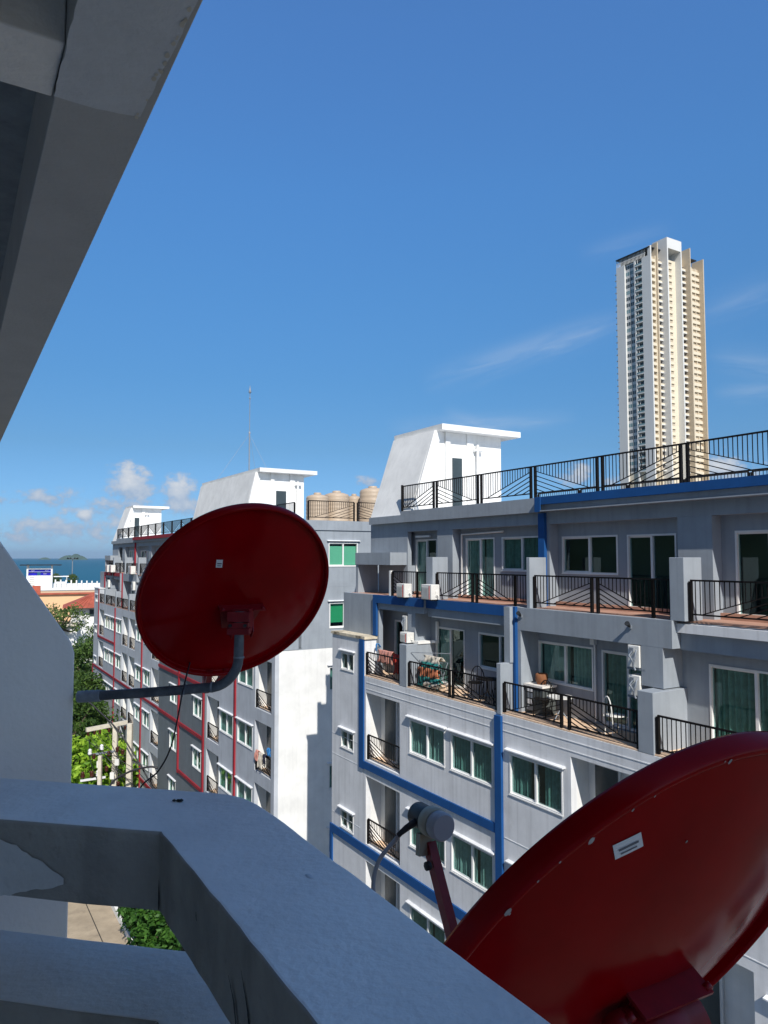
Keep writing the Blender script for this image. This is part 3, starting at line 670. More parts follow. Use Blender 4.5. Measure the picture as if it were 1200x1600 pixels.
def chair(o, rot, label, mat='black_metal', seat='black_metal', grp='metal chairs on the terraces'):
    r = thing('chair', o, label, 'chair', grp); r.rotation_euler.z += rot
    t, s, z = o
    lg = []
    for sx in (-1, 1):
        for sy in (-1, 1):
            MB().tube([(t + sx * .17, s + sy * .16, z), (t + sx * .16, s + sy * .15, z + .22), (t + sx * .19, s + sy * .18, z + .42)], .014, 6).build('leg', mat, r)
    b = MB(); b.lathe([(0, .41), (.20, .41), (.22, .425), (.20, .44), (0, .44)], (t, s, z), 16); b.build('seat', seat, r)
    b = MB(); pts = [(t - .20 + .4 * k / 10 if 0 else t - .2 * math.cos(math.pi * k / 10), s + .19, z + .44 + .40 * math.sin(math.pi * k / 10)) for k in range(11)]
    b.tube(pts, .014, 6)
    for k in (3, 5, 7): b.tube([pts[k], (pts[k][0], s + .19, z + .44)], .008, 5)
    b.build('backrest', mat, r)
    return r
def table(o, rad, h, label, top='black_metal', leg='black_metal', tripod=False):
    r = thing('table', o, label, 'table'); t, s, z = o
    MB().lathe([(0, h - .03), (rad, h - .03), (rad, h), (0, h)], o, 24, False).build('table_top', top, r)
    MB().tube([(t, s, z + .28), (t, s, z + h - .031)], .02, 8).build('column', leg, r)
    for k in range(4 if not tripod else 3):
        an = k * 2 * math.pi / (3 if tripod else 4) + .5
        MB().tube([(t, s, z + .30), (t + rad * .8 * math.cos(an), s + rad * .8 * math.sin(an), z)], .013, 6).build('leg', leg, r)
    return r
TZ = -3.84
chair((7.35, .62, TZ), .6, 'black metal chair nearest the open sliding door on the terrace with the drying rack')
chair((8.55, .55, TZ), -1.3, 'black metal chair in the corner by the stepped party wall under the dark window')
table((7.95, .55, TZ), .28, .62, 'round black metal cafe table below the dark terrace window')
chair((10.05, .55, TZ), .3, 'dark metal chair drawn up left of the bright round table on the right terrace')
table((10.75, .45, TZ), .30, .60, 'small round pale-topped table with splayed silver legs on the right terrace', 'plastic_white', 'galv', True)
chair((12.3, .55, TZ), 2.8, 'white-seated stool chair by the glass door beside the stacked condensers', 'plastic_white', 'plastic_white')
bench = thing('sideboard', (9.62, .72, TZ), 'low cabinet with a pale stone top against the sunlit party wall', 'cabinet')
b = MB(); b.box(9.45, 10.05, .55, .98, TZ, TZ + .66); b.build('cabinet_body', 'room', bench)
b = MB(); b.box(9.42, 10.08, .52, 1.0, TZ + .661, TZ + .71); b.build('cabinet_top', 'host', bench)
for k in range(4):
    b = MB(); b.box(9.50, 9.72, .535, .549, TZ + .08 + .15 * k, TZ + .19 + .15 * k); b.build('shelf_box', 'sticker' if k % 2 else 'galv', bench)
pot = thing('flower_pot', (9.78, .78, TZ + .712), 'round brown pot on the pale cabinet top', 'pot')
MB().lathe([(0, 0), (.11, 0), (.16, .12), (.15, .24), (.13, .26), (.11, .24), (0, .2)], (9.78, .78, TZ + .712), 18).build('pot_body', 'wood', pot)
# laundry: cloth hung over a rack
def cloth(parent, t0, t1, s, ztop, drop, mat, name='cloth', amp=.03, seed=1, back=.25):
    rnd = random.Random(seed); nx, nz = 14, 12; V = []; F = []
    ph = rnd.random() * 6
    for i in range(nx + 1):
        x = t0 + (t1 - t0) * i / nx
        for j in range(-4, nz + 1):
            if j < 0: yy = s + back * (-j) / 4 * .5; z = ztop - back * ((-j) / 4) ** 1.3 * .6 + .02
            else: yy = s - .03 - .02 * min(1, j / 3); z = ztop - drop * j / nz * (1 + .06 * math.sin(i * 1.3 + seed))
            yy += amp * math.sin(x * 34 + ph + j * .2) * min(1, abs(j) / 4) + amp * .5 * math.sin(x * 13 + j * .5)
            V.append((x, yy, z))
    m = nz + 5
    for i in range(nx):
        for j in range(m - 1): F.append((i * m + j, (i + 1) * m + j, (i + 1) * m + j + 1, i * m + j + 1))
    b = MB(); b.add(V, F, True); o = b.build(name, mat, parent)
    so = o.modifiers.new('thick', 'SOLIDIFY'); so.thickness = .012
    return o
rk = thing('drying_rack', (5.6, .45, TZ), 'metal clothes rack hidden under piled laundry on the left terrace', 'rack')
b = MB()
for x in (5.15, 6.1):
    b.tube([(x, .25, TZ), (x, .60, TZ + .8)], .012, 6); b.tube([(x, .60, TZ), (x, .25, TZ + .8)], .012, 6)
for y in (.25, .42, .6): b.tube([(5.15, y, TZ + .8), (6.1, y, TZ + .8)], .008, 6)
b.tube([(4.86, .15, TZ + 1.0), (5.9, .85, TZ + 1.02)], .012, 6)
b.build('frame', 'galv', rk)
ld = thing('laundry', (5.6, .35, TZ + .3), 'bundle of teal, orange and cream blankets drying behind the black railing', 'laundry')
cloth(ld, 5.2, 6.0, .42, TZ + .95, .22, 'cloth_white', seed=2, amp=.045)
cloth(ld, 5.15, 6.02, .36, TZ + .76, .20, 'cloth_teal', seed=3, amp=.045)
cloth(ld, 5.1, 6.06, .31, TZ + .60, .27, 'cloth_orange', seed=4, amp=.045)
cloth(ld, 5.15, 6.15, .28, TZ + .36, .30, 'cloth_teal', seed=5, amp=.05)
cloth(ld, 5.5, 6.2, .25, TZ + .22, .18, 'cloth_white', seed=6, amp=.05)
cloth(ld, 5.0, 5.2, .38, TZ + .72, .60, 'cloth_dark', seed=7)
l2 = thing('laundry', (3.3, .3, TZ + .3), 'pink and red clothes hung on the small terrace next to the blue stripe', 'laundry')
cloth(l2, 2.75, 3.6, .30, TZ + .86, .40, 'cloth_pink', seed=8, amp=.04)
cloth(l2, 3.6, 3.95, .35, TZ + .80, .60, 'cloth_red', seed=9, amp=.04)
cloth(l2, 3.9, 4.2, .45, TZ + .95, .75, 'cloth_dark', seed=10, amp=.04)
hb = thing('towel', (2.52, .40, TZ + 1.3), 'small bright blue cloth hanging at the corner below the blue frame', 'towel')
cloth(hb, 2.48, 2.56, .36, TZ + 1.02, .25, 'cloth_blue', seed=12, amp=.01)
l3 = thing('laundry', (X(39.4), .0, -9.0), 'tan and pale clothes over the balcony railing at the near end of the red building', 'laundry')
cloth(l3, X(38.75), X(39.05), .0, -8.30, .45, 'cloth_pink', seed=13, amp=.03); cloth(l3, X(39.1), X(39.55), .0, -8.34, .62, 'cloth_white', seed=14, amp=.04); cloth(l3, X(39.6), X(39.9), .0, -8.30, .4, 'cloth_dark', seed=15, amp=.03); cloth(l3, X(39.85), X(40.25), .1, -8.0, .3, 'cloth_blue', seed=16, amp=.03)
# small wall lights on the parapets
for t, lab in ((12.84, 'small spotlight on the grey parapet beside the stacked condensers'), (9.44, 'small spotlight on the grey parapet beside the blue upright')):
    r = thing('wall_lamp', (t, .45, -1.45), lab, 'lamp', 'parapet spotlights')
    MB().box(t - .035, t + .035, .42, .448, -1.50, -1.42).build('mount', 'galv', r); MB().tube([(t, .42, -1.45), (t + .04, .30, -1.38)], [.03, .055], 10).build('lamp_head', 'dark', r)
# ================================================================== TOWER
P0 = w2s((122.71, 333.0, 0)); tc, s0 = P0[0], P0[1]
tw = thing('tower_block', (tc, s0, GZ), 'slender cream high-rise with rows of small windows and tall fins, far behind the roof railing', 'tower')
ZB, ZT = GZ, 139.5
def tb(b, a, c, d, e_, z0, z1): return b.box(tc + a, tc + c, s0 + d, s0 + e_, z0, z1)
b = MB(); tb(b, -20, -1.6, 1.2, 35.5, ZB, ZT); tb(b, -15.1, -9.6, .9, 1.19, ZB, ZT); b.build('core', 'tower_cream', tw)
b = MB(); tb(b, -20, -15.1, 0, 1.19, ZB, ZT); tb(b, -5.0, -1.6, 0, 1.19, ZB, ZT); tb(b, -9.6, -8.8, 0, 1.19, ZB, ZT); tb(b, -1.599, .0, 0, .7, ZB, ZT + 4.3); b.build('side_wall', 'tower_white', tw)
b = MB(); tb(b, -1.599, 0, 3.1, 4.2, ZB, ZT); tb(b, -1.599, 0, 7.9, 8.6, ZB, ZT); tb(b, -1.599, 0, 12.2, 17.4, ZB, ZT); tb(b, -1.599, 0, 25.3, 29.6, ZB, ZT); tb(b, -1.599, -.5, 8.6, 12.2, ZB, ZT)
b.build('end_strip', 'tower_cream', tw)
b = MB(); tb(b, -3, 1.0, 3.5, 4.1, ZB, 145.5); b.build('fin', 'tower_tan', tw)
b = MB(); tb(b, -5, 3.2, 7.7, 8.4, ZB, 143.2); tb(b, -5, 3.2, 17.4, 18.1, ZB, 143.2); tb(b, -5, 3.2, 7.7, 18.1, 143.2, 148.2); b.build('portal_frame', 'tower_white', tw)
b = MB(); tb(b, -4, 2.6, 25.0, 25.5, ZB, 147); b.build('fin', 'tower_tan', tw)
b = MB(); tb(b, -4, 2.3, 35.2, 35.8, ZB, 143.8); b.build('fin', 'tower_tan', tw)
b = MB(); tb(b, -20, -.4, -.3, 12, 143.0, 143.5); b.build('pergola_roof', 'dark', tw)
b = MB()
for k in range(22): tb(b, -19.9 + k * .78, -19.72 + k * .78, .1, .3, ZT, 143)
tb(b, -19.9, -3, .12, .28, 141.1, 141.4)
b.build('pergola_screen', 'tower_white', tw)
b = MB(); tb(b, -19.6, -6, 2.5, 2.7, ZT, 142.9); b.build('roof_room', 'tower_recess', tw)
b = MB(); tb(b, -12, -2, 22, 30, ZT, 143.5); b.build('roof_plant', 'tower_cream', tw)
b = MB(); tb(b, -4, 0, 26.5, 33.5, 143.2, 143.7); b.build('roof_canopy', 'dark', tw)
ND = 33
def inst(name, mesh, o): return link(name, mesh, tw, o)
def wmesh():
    b = MB(); b.box(-.3, 2.6, -.05, .0, -.6, 2.4); b.mi = 1
    for x in (0.10, .60, 1.30, 1.78): b.box(x, x + .40, -.09, -.051, .08, 1.75)
    return b.mesh('window', ['tower_white', 'tower_glass'])
def wmesh2():
    b = MB(); b.box(-.3, 2.6, -.05, .0, -.6, 2.4); b.mi = 1
    for x in (0.10, .60, 1.30, 1.78): b.box(x, x + .40, -.09, -.051, .08, 1.75)
    return b.mesh('window', ['tower_white', 'tower_teal'])
def bmesh_(w, d=1.15, rail='tower_teal', rec='tower_glass'):
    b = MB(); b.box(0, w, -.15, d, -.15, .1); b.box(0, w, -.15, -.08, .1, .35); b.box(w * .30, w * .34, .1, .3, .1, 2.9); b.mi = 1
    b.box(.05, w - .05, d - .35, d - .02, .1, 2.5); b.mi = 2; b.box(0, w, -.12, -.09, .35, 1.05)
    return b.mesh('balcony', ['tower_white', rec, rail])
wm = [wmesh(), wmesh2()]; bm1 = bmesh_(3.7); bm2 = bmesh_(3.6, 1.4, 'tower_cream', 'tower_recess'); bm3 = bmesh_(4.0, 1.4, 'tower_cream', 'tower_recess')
def slot():
    b = MB(); b.box(0, 2.3, -.1, 1.4, -.1, 1.2); b.mi = 1; b.box(0, 2.3, 1.0, 1.45, 1.2, 2.9)
    return b.mesh('service_ledge', ['tower_cream', 'tower_tan'])
def slot2():
    b = MB(); b.box(0, 5.5, -.1, 1.4, -.1, 1.3); b.box(2.6, 2.9, 0, .5, 1.3, 2.9); b.mi = 1; b.box(0, 5.5, .6, 1.45, 1.3, 2.9)
    return b.mesh('service_ledge', ['tower_cream', 'tower_tan'])
def pw():
    b = MB(); b.box(0, 1.9, -.06, 0, 0, .9); b.box(0, 1.9, -.5, 0, 1.2, 1.35)
    return b.mesh('louvre', 'tower_tan')
sm1, sm2, pm = slot(), slot2(), pw()
for k in range(ND):
    z = ZT - 3.03 * (k + 1)
    for x in (-15.0, -12.35): inst('window', wm[(k * 7 + int(x)) % 3 % 2], (tc + x, s0 + .9, z + .5))
    inst('balcony', bm1, (tc - 8.75, s0 + .05, z))
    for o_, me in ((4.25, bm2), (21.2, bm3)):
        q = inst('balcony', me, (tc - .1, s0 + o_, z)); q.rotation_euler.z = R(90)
    q = inst('service_ledge', sm1, (tc - .1, s0 + .75, z)); q.rotation_euler.z = R(90)
    q = inst('service_ledge', sm2, (tc - .1, s0 + 29.65, z)); q.rotation_euler.z = R(90)
    q = inst('louvre', pm, (tc, s0 + 12.7, z + .4)); q.rotation_euler.z = R(90)
    q = inst('balcony_fin', cached('bf', lambda: MB().box(-1.2, 0, 0, 2.5, 0, .35).mesh('balcony_fin', 'tower_white')), (tc - 20.02, s0 + .3, z))
# ================================================================== GROUND, SEA, ISLAND
def sheet(name, pts, z, mat, kind='structure', world=False):
    b = MB(); v = [(w2s((p[0], p[1], z)) if world else (p[0], p[1], z)) for p in pts]
    b.add(v, [tuple(range(len(v)))]); return tag(b.build(name, mat), kind=kind)
sheet('ground', [(-250, -500), (400, -500), (400, 1600), (-250, 1600)], GZ, 'ground')
sheet('driveway', [(-70, -9.5), (12, -9.5), (12, -2.9), (-70, -2.9)], GZ + .004, 'driveway')
b = MB(); b.bar((-70, -4.06, GZ + .008), (12, -4.06, GZ + .008), .05, .004); b.bar((-60, -6.8, GZ + .008), (12, -6.8, GZ + .008), .05, .004); tag(b.build('joint_line', 'joint'), kind='structure')
lw = MB(); lw.box(-60, 12, -2.9, -2.72, GZ, GZ + .35); tag(lw.build('low_wall', 'white_wall'), 'low white kerb wall between the concrete driveway and the planting', 'wall')
m = bpy.data.materials.new('sea'); n, l, p = nodes(m); MATS['sea'] = m
p.inputs['Base Color'].default_value = (.012, .085, .15, 1); p.inputs['Roughness'].default_value = .45; p.inputs['Specular IOR Level'].default_value = .12
g = n.new('ShaderNodeNewGeometry'); mp = n.new('ShaderNodeMapping'); mp.inputs['Scale'].default_value = (.004, .0006, 1); mp.inputs['Rotation'].default_value = (0, 0, R(-20)); l.new(g.outputs['Position'], mp.inputs[0])
no = n.new('ShaderNodeTexNoise'); no.inputs['Scale'].default_value = 2; no.inputs['Detail'].default_value = 8; l.new(mp.outputs[0], no.inputs['Vector'])
cr = n.new('ShaderNodeMix'); cr.data_type = 'RGBA'; cr.inputs[6].default_value = (.008, .078, .125, 1); cr.inputs[7].default_value = (.014, .11, .16, 1); l.new(no.outputs['Fac'], cr.inputs[0]); l.new(cr.outputs[2], p.inputs['Base Color'])
b = MB(); V = [(0, 0)] ; rr = 18500
pts = [w2s((rr * math.cos(2 * math.pi * k / 96), rr * math.sin(2 * math.pi * k / 96), -24)) for k in range(96)]
b.add([w2s((0, 0, -24))] + pts, [(0, k + 1, (k + 1) % 96 + 1) for k in range(96)]); tag(b.build('sea', 'sea'), kind='structure')
def island(name, cx, cy, L, H, humps, seed):
    rnd = random.Random(seed); b = MB(); nx, ny = 60, 24; V = []; F = []
    ax = Vector((math.cos(R(22)), math.sin(R(22)), 0)); ay = Vector((-ax.y, ax.x, 0))
    for i in range(nx + 1):
        for j in range(ny + 1):
            u = -1 + 2 * i / nx; v = -1 + 2 * j / ny
            h = max(sum(a * max(0, 1 - ((u - c) / w_) ** 2) for c, w_, a in humps) * max(0, 1 - v * v), 0)
            h = h * H + (rnd.random() - .5) * H * .05 * (h > 0)
            q = Vector((cx, cy, -24.5 + h)) + ax * (u * L / 2) + ay * (v * L * .22); V.append(w2s(q))
    for i in range(nx):
        for j in range(ny): F.append((i * (ny + 1) + j, (i + 1) * (ny + 1) + j, (i + 1) * (ny + 1) + j + 1, i * (ny + 1) + j + 1))
    b.add(V, F, True); return tag(b.build(name, 'hill'), kind='structure')
hb = MB(); V = []; F = []; rnd = random.Random(5)
for i in range(41):
    for j in range(41):
        u, v = -1 + i / 20, -1 + j / 20; h = 62 * max(0, 1 - (u * u + v * v)) ** .8 * (.8 + .35 * math.sin(u * 5 + 1) * math.cos(v * 4)) + (rnd.random() - .5) * 5
        V.append(w2s((-330 + u * 190, -40 + v * 330, GZ - 1 + max(h, 0))))
for i in range(40):
    for j in range(40): F.append((i * 41 + j, (i + 1) * 41 + j, (i + 1) * 41 + j + 1, i * 41 + j + 1))
hb.add(V, F, True); paint('hill_dark', (.022, .036, .020), var=.4, scale=.03, rough=1); tag(hb.build('hills', 'hill_dark'), kind='structure')
D = 7500.0
island('island', -.4195 * D, D, .0385 * D, 60, [(-.25, .72, .78), (.45, .52, .72)], 1)
island('island', -.4575 * D * 1.1, D * 1.1, .02 * D, 30, [(0, .9, .8)], 2)
# ================================================================== far left: villa roofs, pavilion, mast
def WB(b, p0, ux, uy, x0, x1, y0, y1, z0, z1):
    """box in a local frame at world point p0 (axes ux, uy)"""
    P = lambda x, y, z: w2s(Vector((p0[0], p0[1], 0)) + ux * x + uy * y + Vector((0, 0, z)))
    return b.hexa([P(x0, y0, z0), P(x1, y0, z0), P(x1, y1, z0), P(x0, y1, z0), P(x0, y0, z1), P(x1, y0, z1), P(x1, y1, z1), P(x0, y1, z1)])
ux = Vector((.92, .39, 0)).normalized(); uy = Vector((-ux.y, ux.x, 0))
def obj_at(name, p, label, cat, group=None): return thing(name, w2s((p[0], p[1], GZ)), label, cat, group)
pb = obj_at('villa', (-50, 112), 'long peach walled house with a brick red parapet edge, in front of the sea', 'house')
o = (-62, 104)
b = MB(); WB(b, o, ux, uy, 0, 26, 0, 12, GZ, -5.451); b.build('wall', 'peach_wall', pb)
b = MB(); WB(b, o, ux, uy, -.3, 26.3, -.35, .25, -5.449, -5.22); WB(b, o, ux, uy, 2, 5.5, .6, 6, -5.44, -4.8); WB(b, o, ux, uy, 11.5, 12.6, 1.2, 2.4, -5.44, -4.2); b.build('parapet', 'roof_red', pb)
ta = obj_at('terrace_building', (-68, 150), 'white flat roofed building with a railed roof terrace behind the peach house', 'building')
o = (-80, 138)
b = MB(); WB(b, o, ux, uy, 0, 32, 0, 14, GZ, -6.4); WB(b, o, ux, uy, 3, 32, -.2, .1, -6.39, -5.9)
b.build('wall', 'white_wall', ta)
for k in range(15):
    b = MB(); WB(b, o, ux, uy, 17.2 + k * .95, 17.45 + k * .95, .2, .45, -6.39, -4.3 - .05 * k); b.build('terrace_post', 'white_wall', ta)
b = MB(); WB(b, o, ux, uy, 17, 31, .9, 1.0, -6.39, -5.1); b.build('terrace_wall', 'white_wall', ta)
pv = obj_at('rooftop_pavilion', (-67.5, 146), 'white rooftop pavilion with a dark flat roof and blue panels behind its frame', 'pavilion')
o = (-70.9, 146.5)
b = MB(); WB(b, o, ux, uy, .3, 5.0, 0, 4, -6.38, -3.6); b.build('wall', 'white_wall', pv)
b = MB()
for x in (.3, 4.7): WB(b, o, ux, uy, x, x + .3, -.05, .2, -3.6, -1.6); WB(b, o, ux, uy, x, x + .3, 3.6, 3.9, -3.6, -1.6)
WB(b, o, ux, uy, .3, 5.0, -.06, .2, -2.35, -2.15); WB(b, o, ux, uy, .6, 4.7, -.05, .15, -2.9 + .02, -2.84); b.build('frame', 'white_frame', pv)
b = MB(); WB(b, o, ux, uy, -.9, 6.6, -.8, 4.4, -1.6, -1.42); b.build('roof', 'dark', pv)
for x0, x1, z0, z1 in ((.62, 4.68, -2.82, -2.36), (.62, 2.2, -3.58, -2.9), (2.8, 4.68, -3.58, -2.9)):
    b = MB(); WB(b, o, ux, uy, x0, x1, .22, .3, z0, z1); b.build('panel', 'screen_blue', pv)
for cx, cz in ((1.4, -2.62), (3.9, -2.55), (3.6, -3.25)):
    b = MB()
    for k in range(10):
        an = k * .75; rr = .08 + .028 * k
        q = Vector((o[0], o[1], 0)) + ux * (cx + rr * math.cos(an)) + uy * .19 + Vector((0, 0, cz + rr * .7 * math.sin(an)))
        b.lathe([(0, -.05), (.055, 0), (0, .05)], w2s(q), 6)
    b.build('panel_swirl', 'sticker', pv)
b = MB(); WB(b, o, ux, uy, 5.4, 7.6, .5, 3, -6.38, -4.9); WB(b, o, ux, uy, 5.2, 8.0, .2, 3.2, -3.9, -3.75); WB(b, o, ux, uy, 7.6, 7.7, .3, .4, -4.9, -3.9); b.build('side_canopy', 'white_wall', pv)
b = MB()
for k in range(7): WB(b, o, ux, uy, 1.0, 1.7, -.12, -.06, -6.3 + k * .4, -6.22 + k * .4)
WB(b, o, ux, uy, .95, 1.0, -.13, -.05, -6.38, -3.6); WB(b, o, ux, uy, 1.7, 1.75, -.13, -.05, -6.38, -3.6); b.build('ladder', 'roof_red' if 0 else 'concrete_post', pv)
hs_ = obj_at('house', (-38, 96), 'small cream house with a hipped red tiled roof between the trees', 'house')
o = (-40.6, 94.5)
b = MB(); WB(b, o, ux, uy, .8, 9, .6, 7, GZ, -6.35); b.build('wall', 'white_wall', hs_)
b = MB(); P = lambda x, y, z: w2s(Vector((o[0], o[1], 0)) + ux * x + uy * y + Vector((0, 0, z)))
e0, e1, e2, e3 = P(-.2, -.4, -6.45), P(10, -.4, -6.45), P(10, 8, -6.45), P(-.2, 8, -6.45); r0, r1 = P(3.4, 3.8, -4.75), P(7, 3.8, -4.75)
b.quad(e0, e1, r1, r0); b.quad(e1, e2, r1); b.quad(e2, e3, r0, r1); b.quad(e3, e0, r0); b.quad(e0, e3, e2, e1)
rf = b.build('roof', 'roof_red', hs_)
b = MB()
for k in range(16):
    x = .3 + k * .6
    b.bar(P(x, -.36, -6.41), P(min(max(x, 3.5), 6.9), 3.7, -4.74), .10, .08)
b.build('tile_rib', 'roof_red', rf)
b = MB(); WB(b, o, ux, uy, 3.0, 4.2, .55, .62, -7.6, -6.7); b.build('window', 'tower_glass', hs_)
sh = obj_at('shed', (-42, 92), 'low pale roof half hidden behind the small tree by the house', 'shed')
o = (-44.5, 91)
b = MB(); WB(b, o, ux, uy, 0, 6.5, 0, 4, GZ, -8.6); b.build('wall', 'white_wall', sh); b = MB(); WB(b, o, ux, uy, -.3, 6.8, -.4, 4.3, -8.6, -8.3); b.build('roof', 'concrete_post', sh)
ml = obj_at('light_mast', (-109.2, 260), 'tall beach light mast with a ring of floodlights against the sea', 'lamp')
P = lambda x, y, z: w2s((-109.2 + x, 260 + y, z))
MB().tube([P(0, 0, GZ), P(0, 0, -.2)], [.28, .16], 8).build('pole', 'galv', ml)
b = MB()
for k in range(10): b.tube([P(0, 0, -.5), P(1.3 * math.cos(k * .628), 1.3 * math.sin(k * .628), -.25)], .07, 5)
b.build('ring_arm', 'galv', ml)
for k in range(8):
    c, s_ = math.cos(k * .785), math.sin(k * .785)
    b = MB(); b.tube([P(1.2 * c, 1.2 * s_, -.45), P(1.9 * c, 1.9 * s_, -.3)], [.16, .3], 7); b.build('floodlight', 'dark', ml)
# ================================================================== TREES
def leafcloud(c, rad, n, size, clumps, seed, flat=1.0, droop=0.0, hollow=.55):
    rnd = np.random.default_rng(seed)
    d = rnd.normal(size=(clumps, 3)); d /= np.linalg.norm(d, axis=1)[:, None]
    rr = hollow + (1 - hollow) * rnd.random(clumps) ** .6
    cc = d * rr[:, None] * np.array([rad, rad, rad * flat])
    cr = rad * (.20 + .20 * rnd.random(clumps))
    k = rnd.integers(0, clumps, n)
    p = rnd.normal(size=(n, 3)); p /= np.linalg.norm(p, axis=1)[:, None]
    p = cc[k] + p * (cr[k] * rnd.random(n) ** .45)[:, None] * np.array([1, 1, .7])
    p += np.array(c)
    u = rnd.normal(size=(n, 3)); u[:, 2] -= droop; u /= np.linalg.norm(u, axis=1)[:, None]
    w = np.cross(u, rnd.normal(size=(n, 3))); w /= np.linalg.norm(w, axis=1)[:, None]
    s = size * (.6 + .8 * rnd.random(n))[:, None]
    a = p - u * s; b_ = p + w * s * .42; e = p + u * s; f = p - w * s * .42
    V = np.stack([a, b_, e, f], 1).reshape(-1, 3)
    F = np.arange(4 * n).reshape(-1, 4)
    return V, F, cc + np.array(c)
def tree_mesh(name, n, size, clumps, seed, mat, flat=.9, droop=0, rad=1.0):
    V, F, cc = leafcloud((0, 0, 0), rad, n, size, clumps, seed, flat, droop)
    me = bpy.data.meshes.new(name); me.from_pydata(V.tolist(), [], F.tolist()); me.materials.append(MATS[mat]); me.update()
    return me, cc
def trunk_mesh(cc, base, seed, r=.09):
    """trunk from base (0,0,-h) to the crown with limbs to some clumps (unit crown radius)"""
    rnd = random.Random(seed); b = MB(); top = Vector((.05, .02, -.25))
    b.tube([(0, 0, base), (.04, .02, base * .6), (.0, .05, base * .3), top], [r, r * .8, r * .65, r * .5], 8)
    ids = list(range(len(cc))); rnd.shuffle(ids)
    for i in ids[:12]:
        q = Vector(cc[i]); m = top.lerp(q, .5) + Vector((0, 0, -.08)); b.tube([top, m, q], [r * .45, r * .25, r * .08], 5)
    return b.mesh('trunk', 'bark')
TKIND = {}
for nm, mat, n, size, cl, sd, flat in (('a', 'leaf_dark', 9000, .050, 70, 1, .95), ('b', 'leaf_olive', 9000, .050, 60, 2, .9), ('c', 'leaf_dark', 8000, .055, 50, 3, 1.15), ('lime', 'leaf_lime', 5200, .075, 60, 4, .9), ('fern', 'leaf_fern', 5000, .095, 45, 5, .85), ('sparse', 'leaf_olive', 1300, .07, 26, 6, .55)):
    me, cc = tree_mesh('crown', n, size, cl, sd, mat, flat, .3 if nm == 'fern' else 0); TKIND[nm] = (me, trunk_mesh(cc, -2.6, sd))
def tree(kind, x, y, zc, rad, label, group=None, rz=0, name='tree'):
    r = thing(name, w2s((x, y, GZ)), label, 'tree' if name == 'tree' else 'shrub', group)
    for part, me in zip(('crown', 'trunk'), TKIND[kind]):
        o_ = link(part, me, r, w2s((x, y, zc))); o_.scale = (rad, rad, rad if part == 'crown' else max(rad, (zc - GZ) / 2.55)); o_.rotation_euler.z = rz
    return r
G = 'trees between the street and the sea'
for i, (k, x, y, zc, rad, lab) in enumerate((
    ('b', -36.2, 82, -12.2, 3.1, 'olive green tree below the pale shed, hard by the slanted wall'),
    ('a', -29.0, 80, -9.6, 2.9, 'dark tree top beside the red roofed house and the grey building corner'),
    ('b', -32.6, 74, -12.6, 3.4, 'olive tree under the peach house, left in the wooded strip'),
    ('a', -27.6, 71, -10.8, 3.3, 'dark green tree against the far corner of the grey building'),
    ('b', -29.3, 65, -12.2, 3.4, 'olive crowned tree in the middle of the wooded strip'),
    ('a', -25.2, 61, -12.2, 3.2, 'dark tree halfway down the wooded strip next to the grey building'),
    ('c', -25.9, 56, -12.2, 3.2, 'deep green tree just above the dish arm, along the slanted wall'),
    ('a', -22.4, 53, -12.3, 3.0, 'dark tree behind the horizontal dish pipe'),
    ('c', -23.6, 56.0, -14.4, 3.0, 'shady dark tree right under the horizontal dish pipe'),
    ('a', -20.9, 54.6, -14.8, 2.6, 'dark tree squeezed between the lime tree and the red corner stripe'))):
    tree(k, x, y, zc, rad, lab, G, i * 1.7)
tree('sparse', -40.0, 92.0, -7.5, 2.9, 'small airy tree with layered branches in front of the peach wall')
tree('lime', -20.1, 50.5, -15.0, 3.2, 'bright lime green sunlit tree behind the utility pole crossarms', rz=.4)
tree('lime', -16.9, 48.8, -17.4, 2.4, 'smaller lime green tree low behind the concrete utility poles', rz=2.2)
GB = 'shrubs behind the low wall'
tree('fern', -11.9, 39.6, -18.2, 1.5, 'leafy green shrub nearest the white kerb wall, seen through the balcony opening', GB, .3, 'shrub')
tree('fern', -10.6, 37.6, -17.8, 1.7, 'larger feathery green shrub seen through the balcony opening, next to its slanted rail', GB, 1.9, 'shrub')
tree('fern', -12.9, 42.6, -18.6, 1.2, 'farthest feathery shrub along the white kerb wall', GB, 4.1, 'shrub')
for x, y, zc, lab in ((-110.6, 250, -7.0, 'bushy palm left of the beach light mast'), (-104.9, 250, -7.2, 'bushy palm right of the beach light mast')):
    tree('b', x, y, zc, 1.75, lab, 'palms by the beach mast', 0)
# ================================================================== UTILITY POLES AND WIRES
GP = 'concrete utility poles'; PK = 1.36
def upole(x, y, top, w, label):
    x, y, top, w = x * PK, y * PK, top * PK, w * PK
    r = thing('utility_pole', w2s((x, y, GZ)), label, 'utility pole', GP)
    b = MB(); b.hexa([w2s((x + a * w / 2, y + c * w / 2, GZ)) for a, c in ((-1, -1), (1, -1), (1, 1), (-1, 1))] + [w2s((x + a * w * .4, y + c * w * .4, top)) for a, c in ((-1, -1), (1, -1), (1, 1), (-1, 1))])
    b.build('post', 'concrete_post', r); return r
K_ = lambda x, y, z: w2s((x * PK, y * PK, z * PK))
pa = upole(-12.14, 34.0, -7.62, .24, 'concrete utility pole carrying the long wooden-coloured top crossarm')
pc = upole(-11.48, 34.0, -7.5, .26, 'concrete utility pole standing free right of the crossarm')
pd = upole(-12.62, 33.5, -8.8, .18, 'thin concrete utility pole in front of the lime tree with the lower crossarm')
b = MB(); b.bar(K_(-13.25, 33.45, -7.66), K_(-11.88, 34.75, -7.60), .17, .23); b.build('crossarm', 'concrete_post', pa)
b = MB(); b.bar(K_(-13.42, 33.35, -9.85), K_(-12.45, 33.75, -9.80), .09, .12); b.build('crossarm', 'porcelain_white', pd)
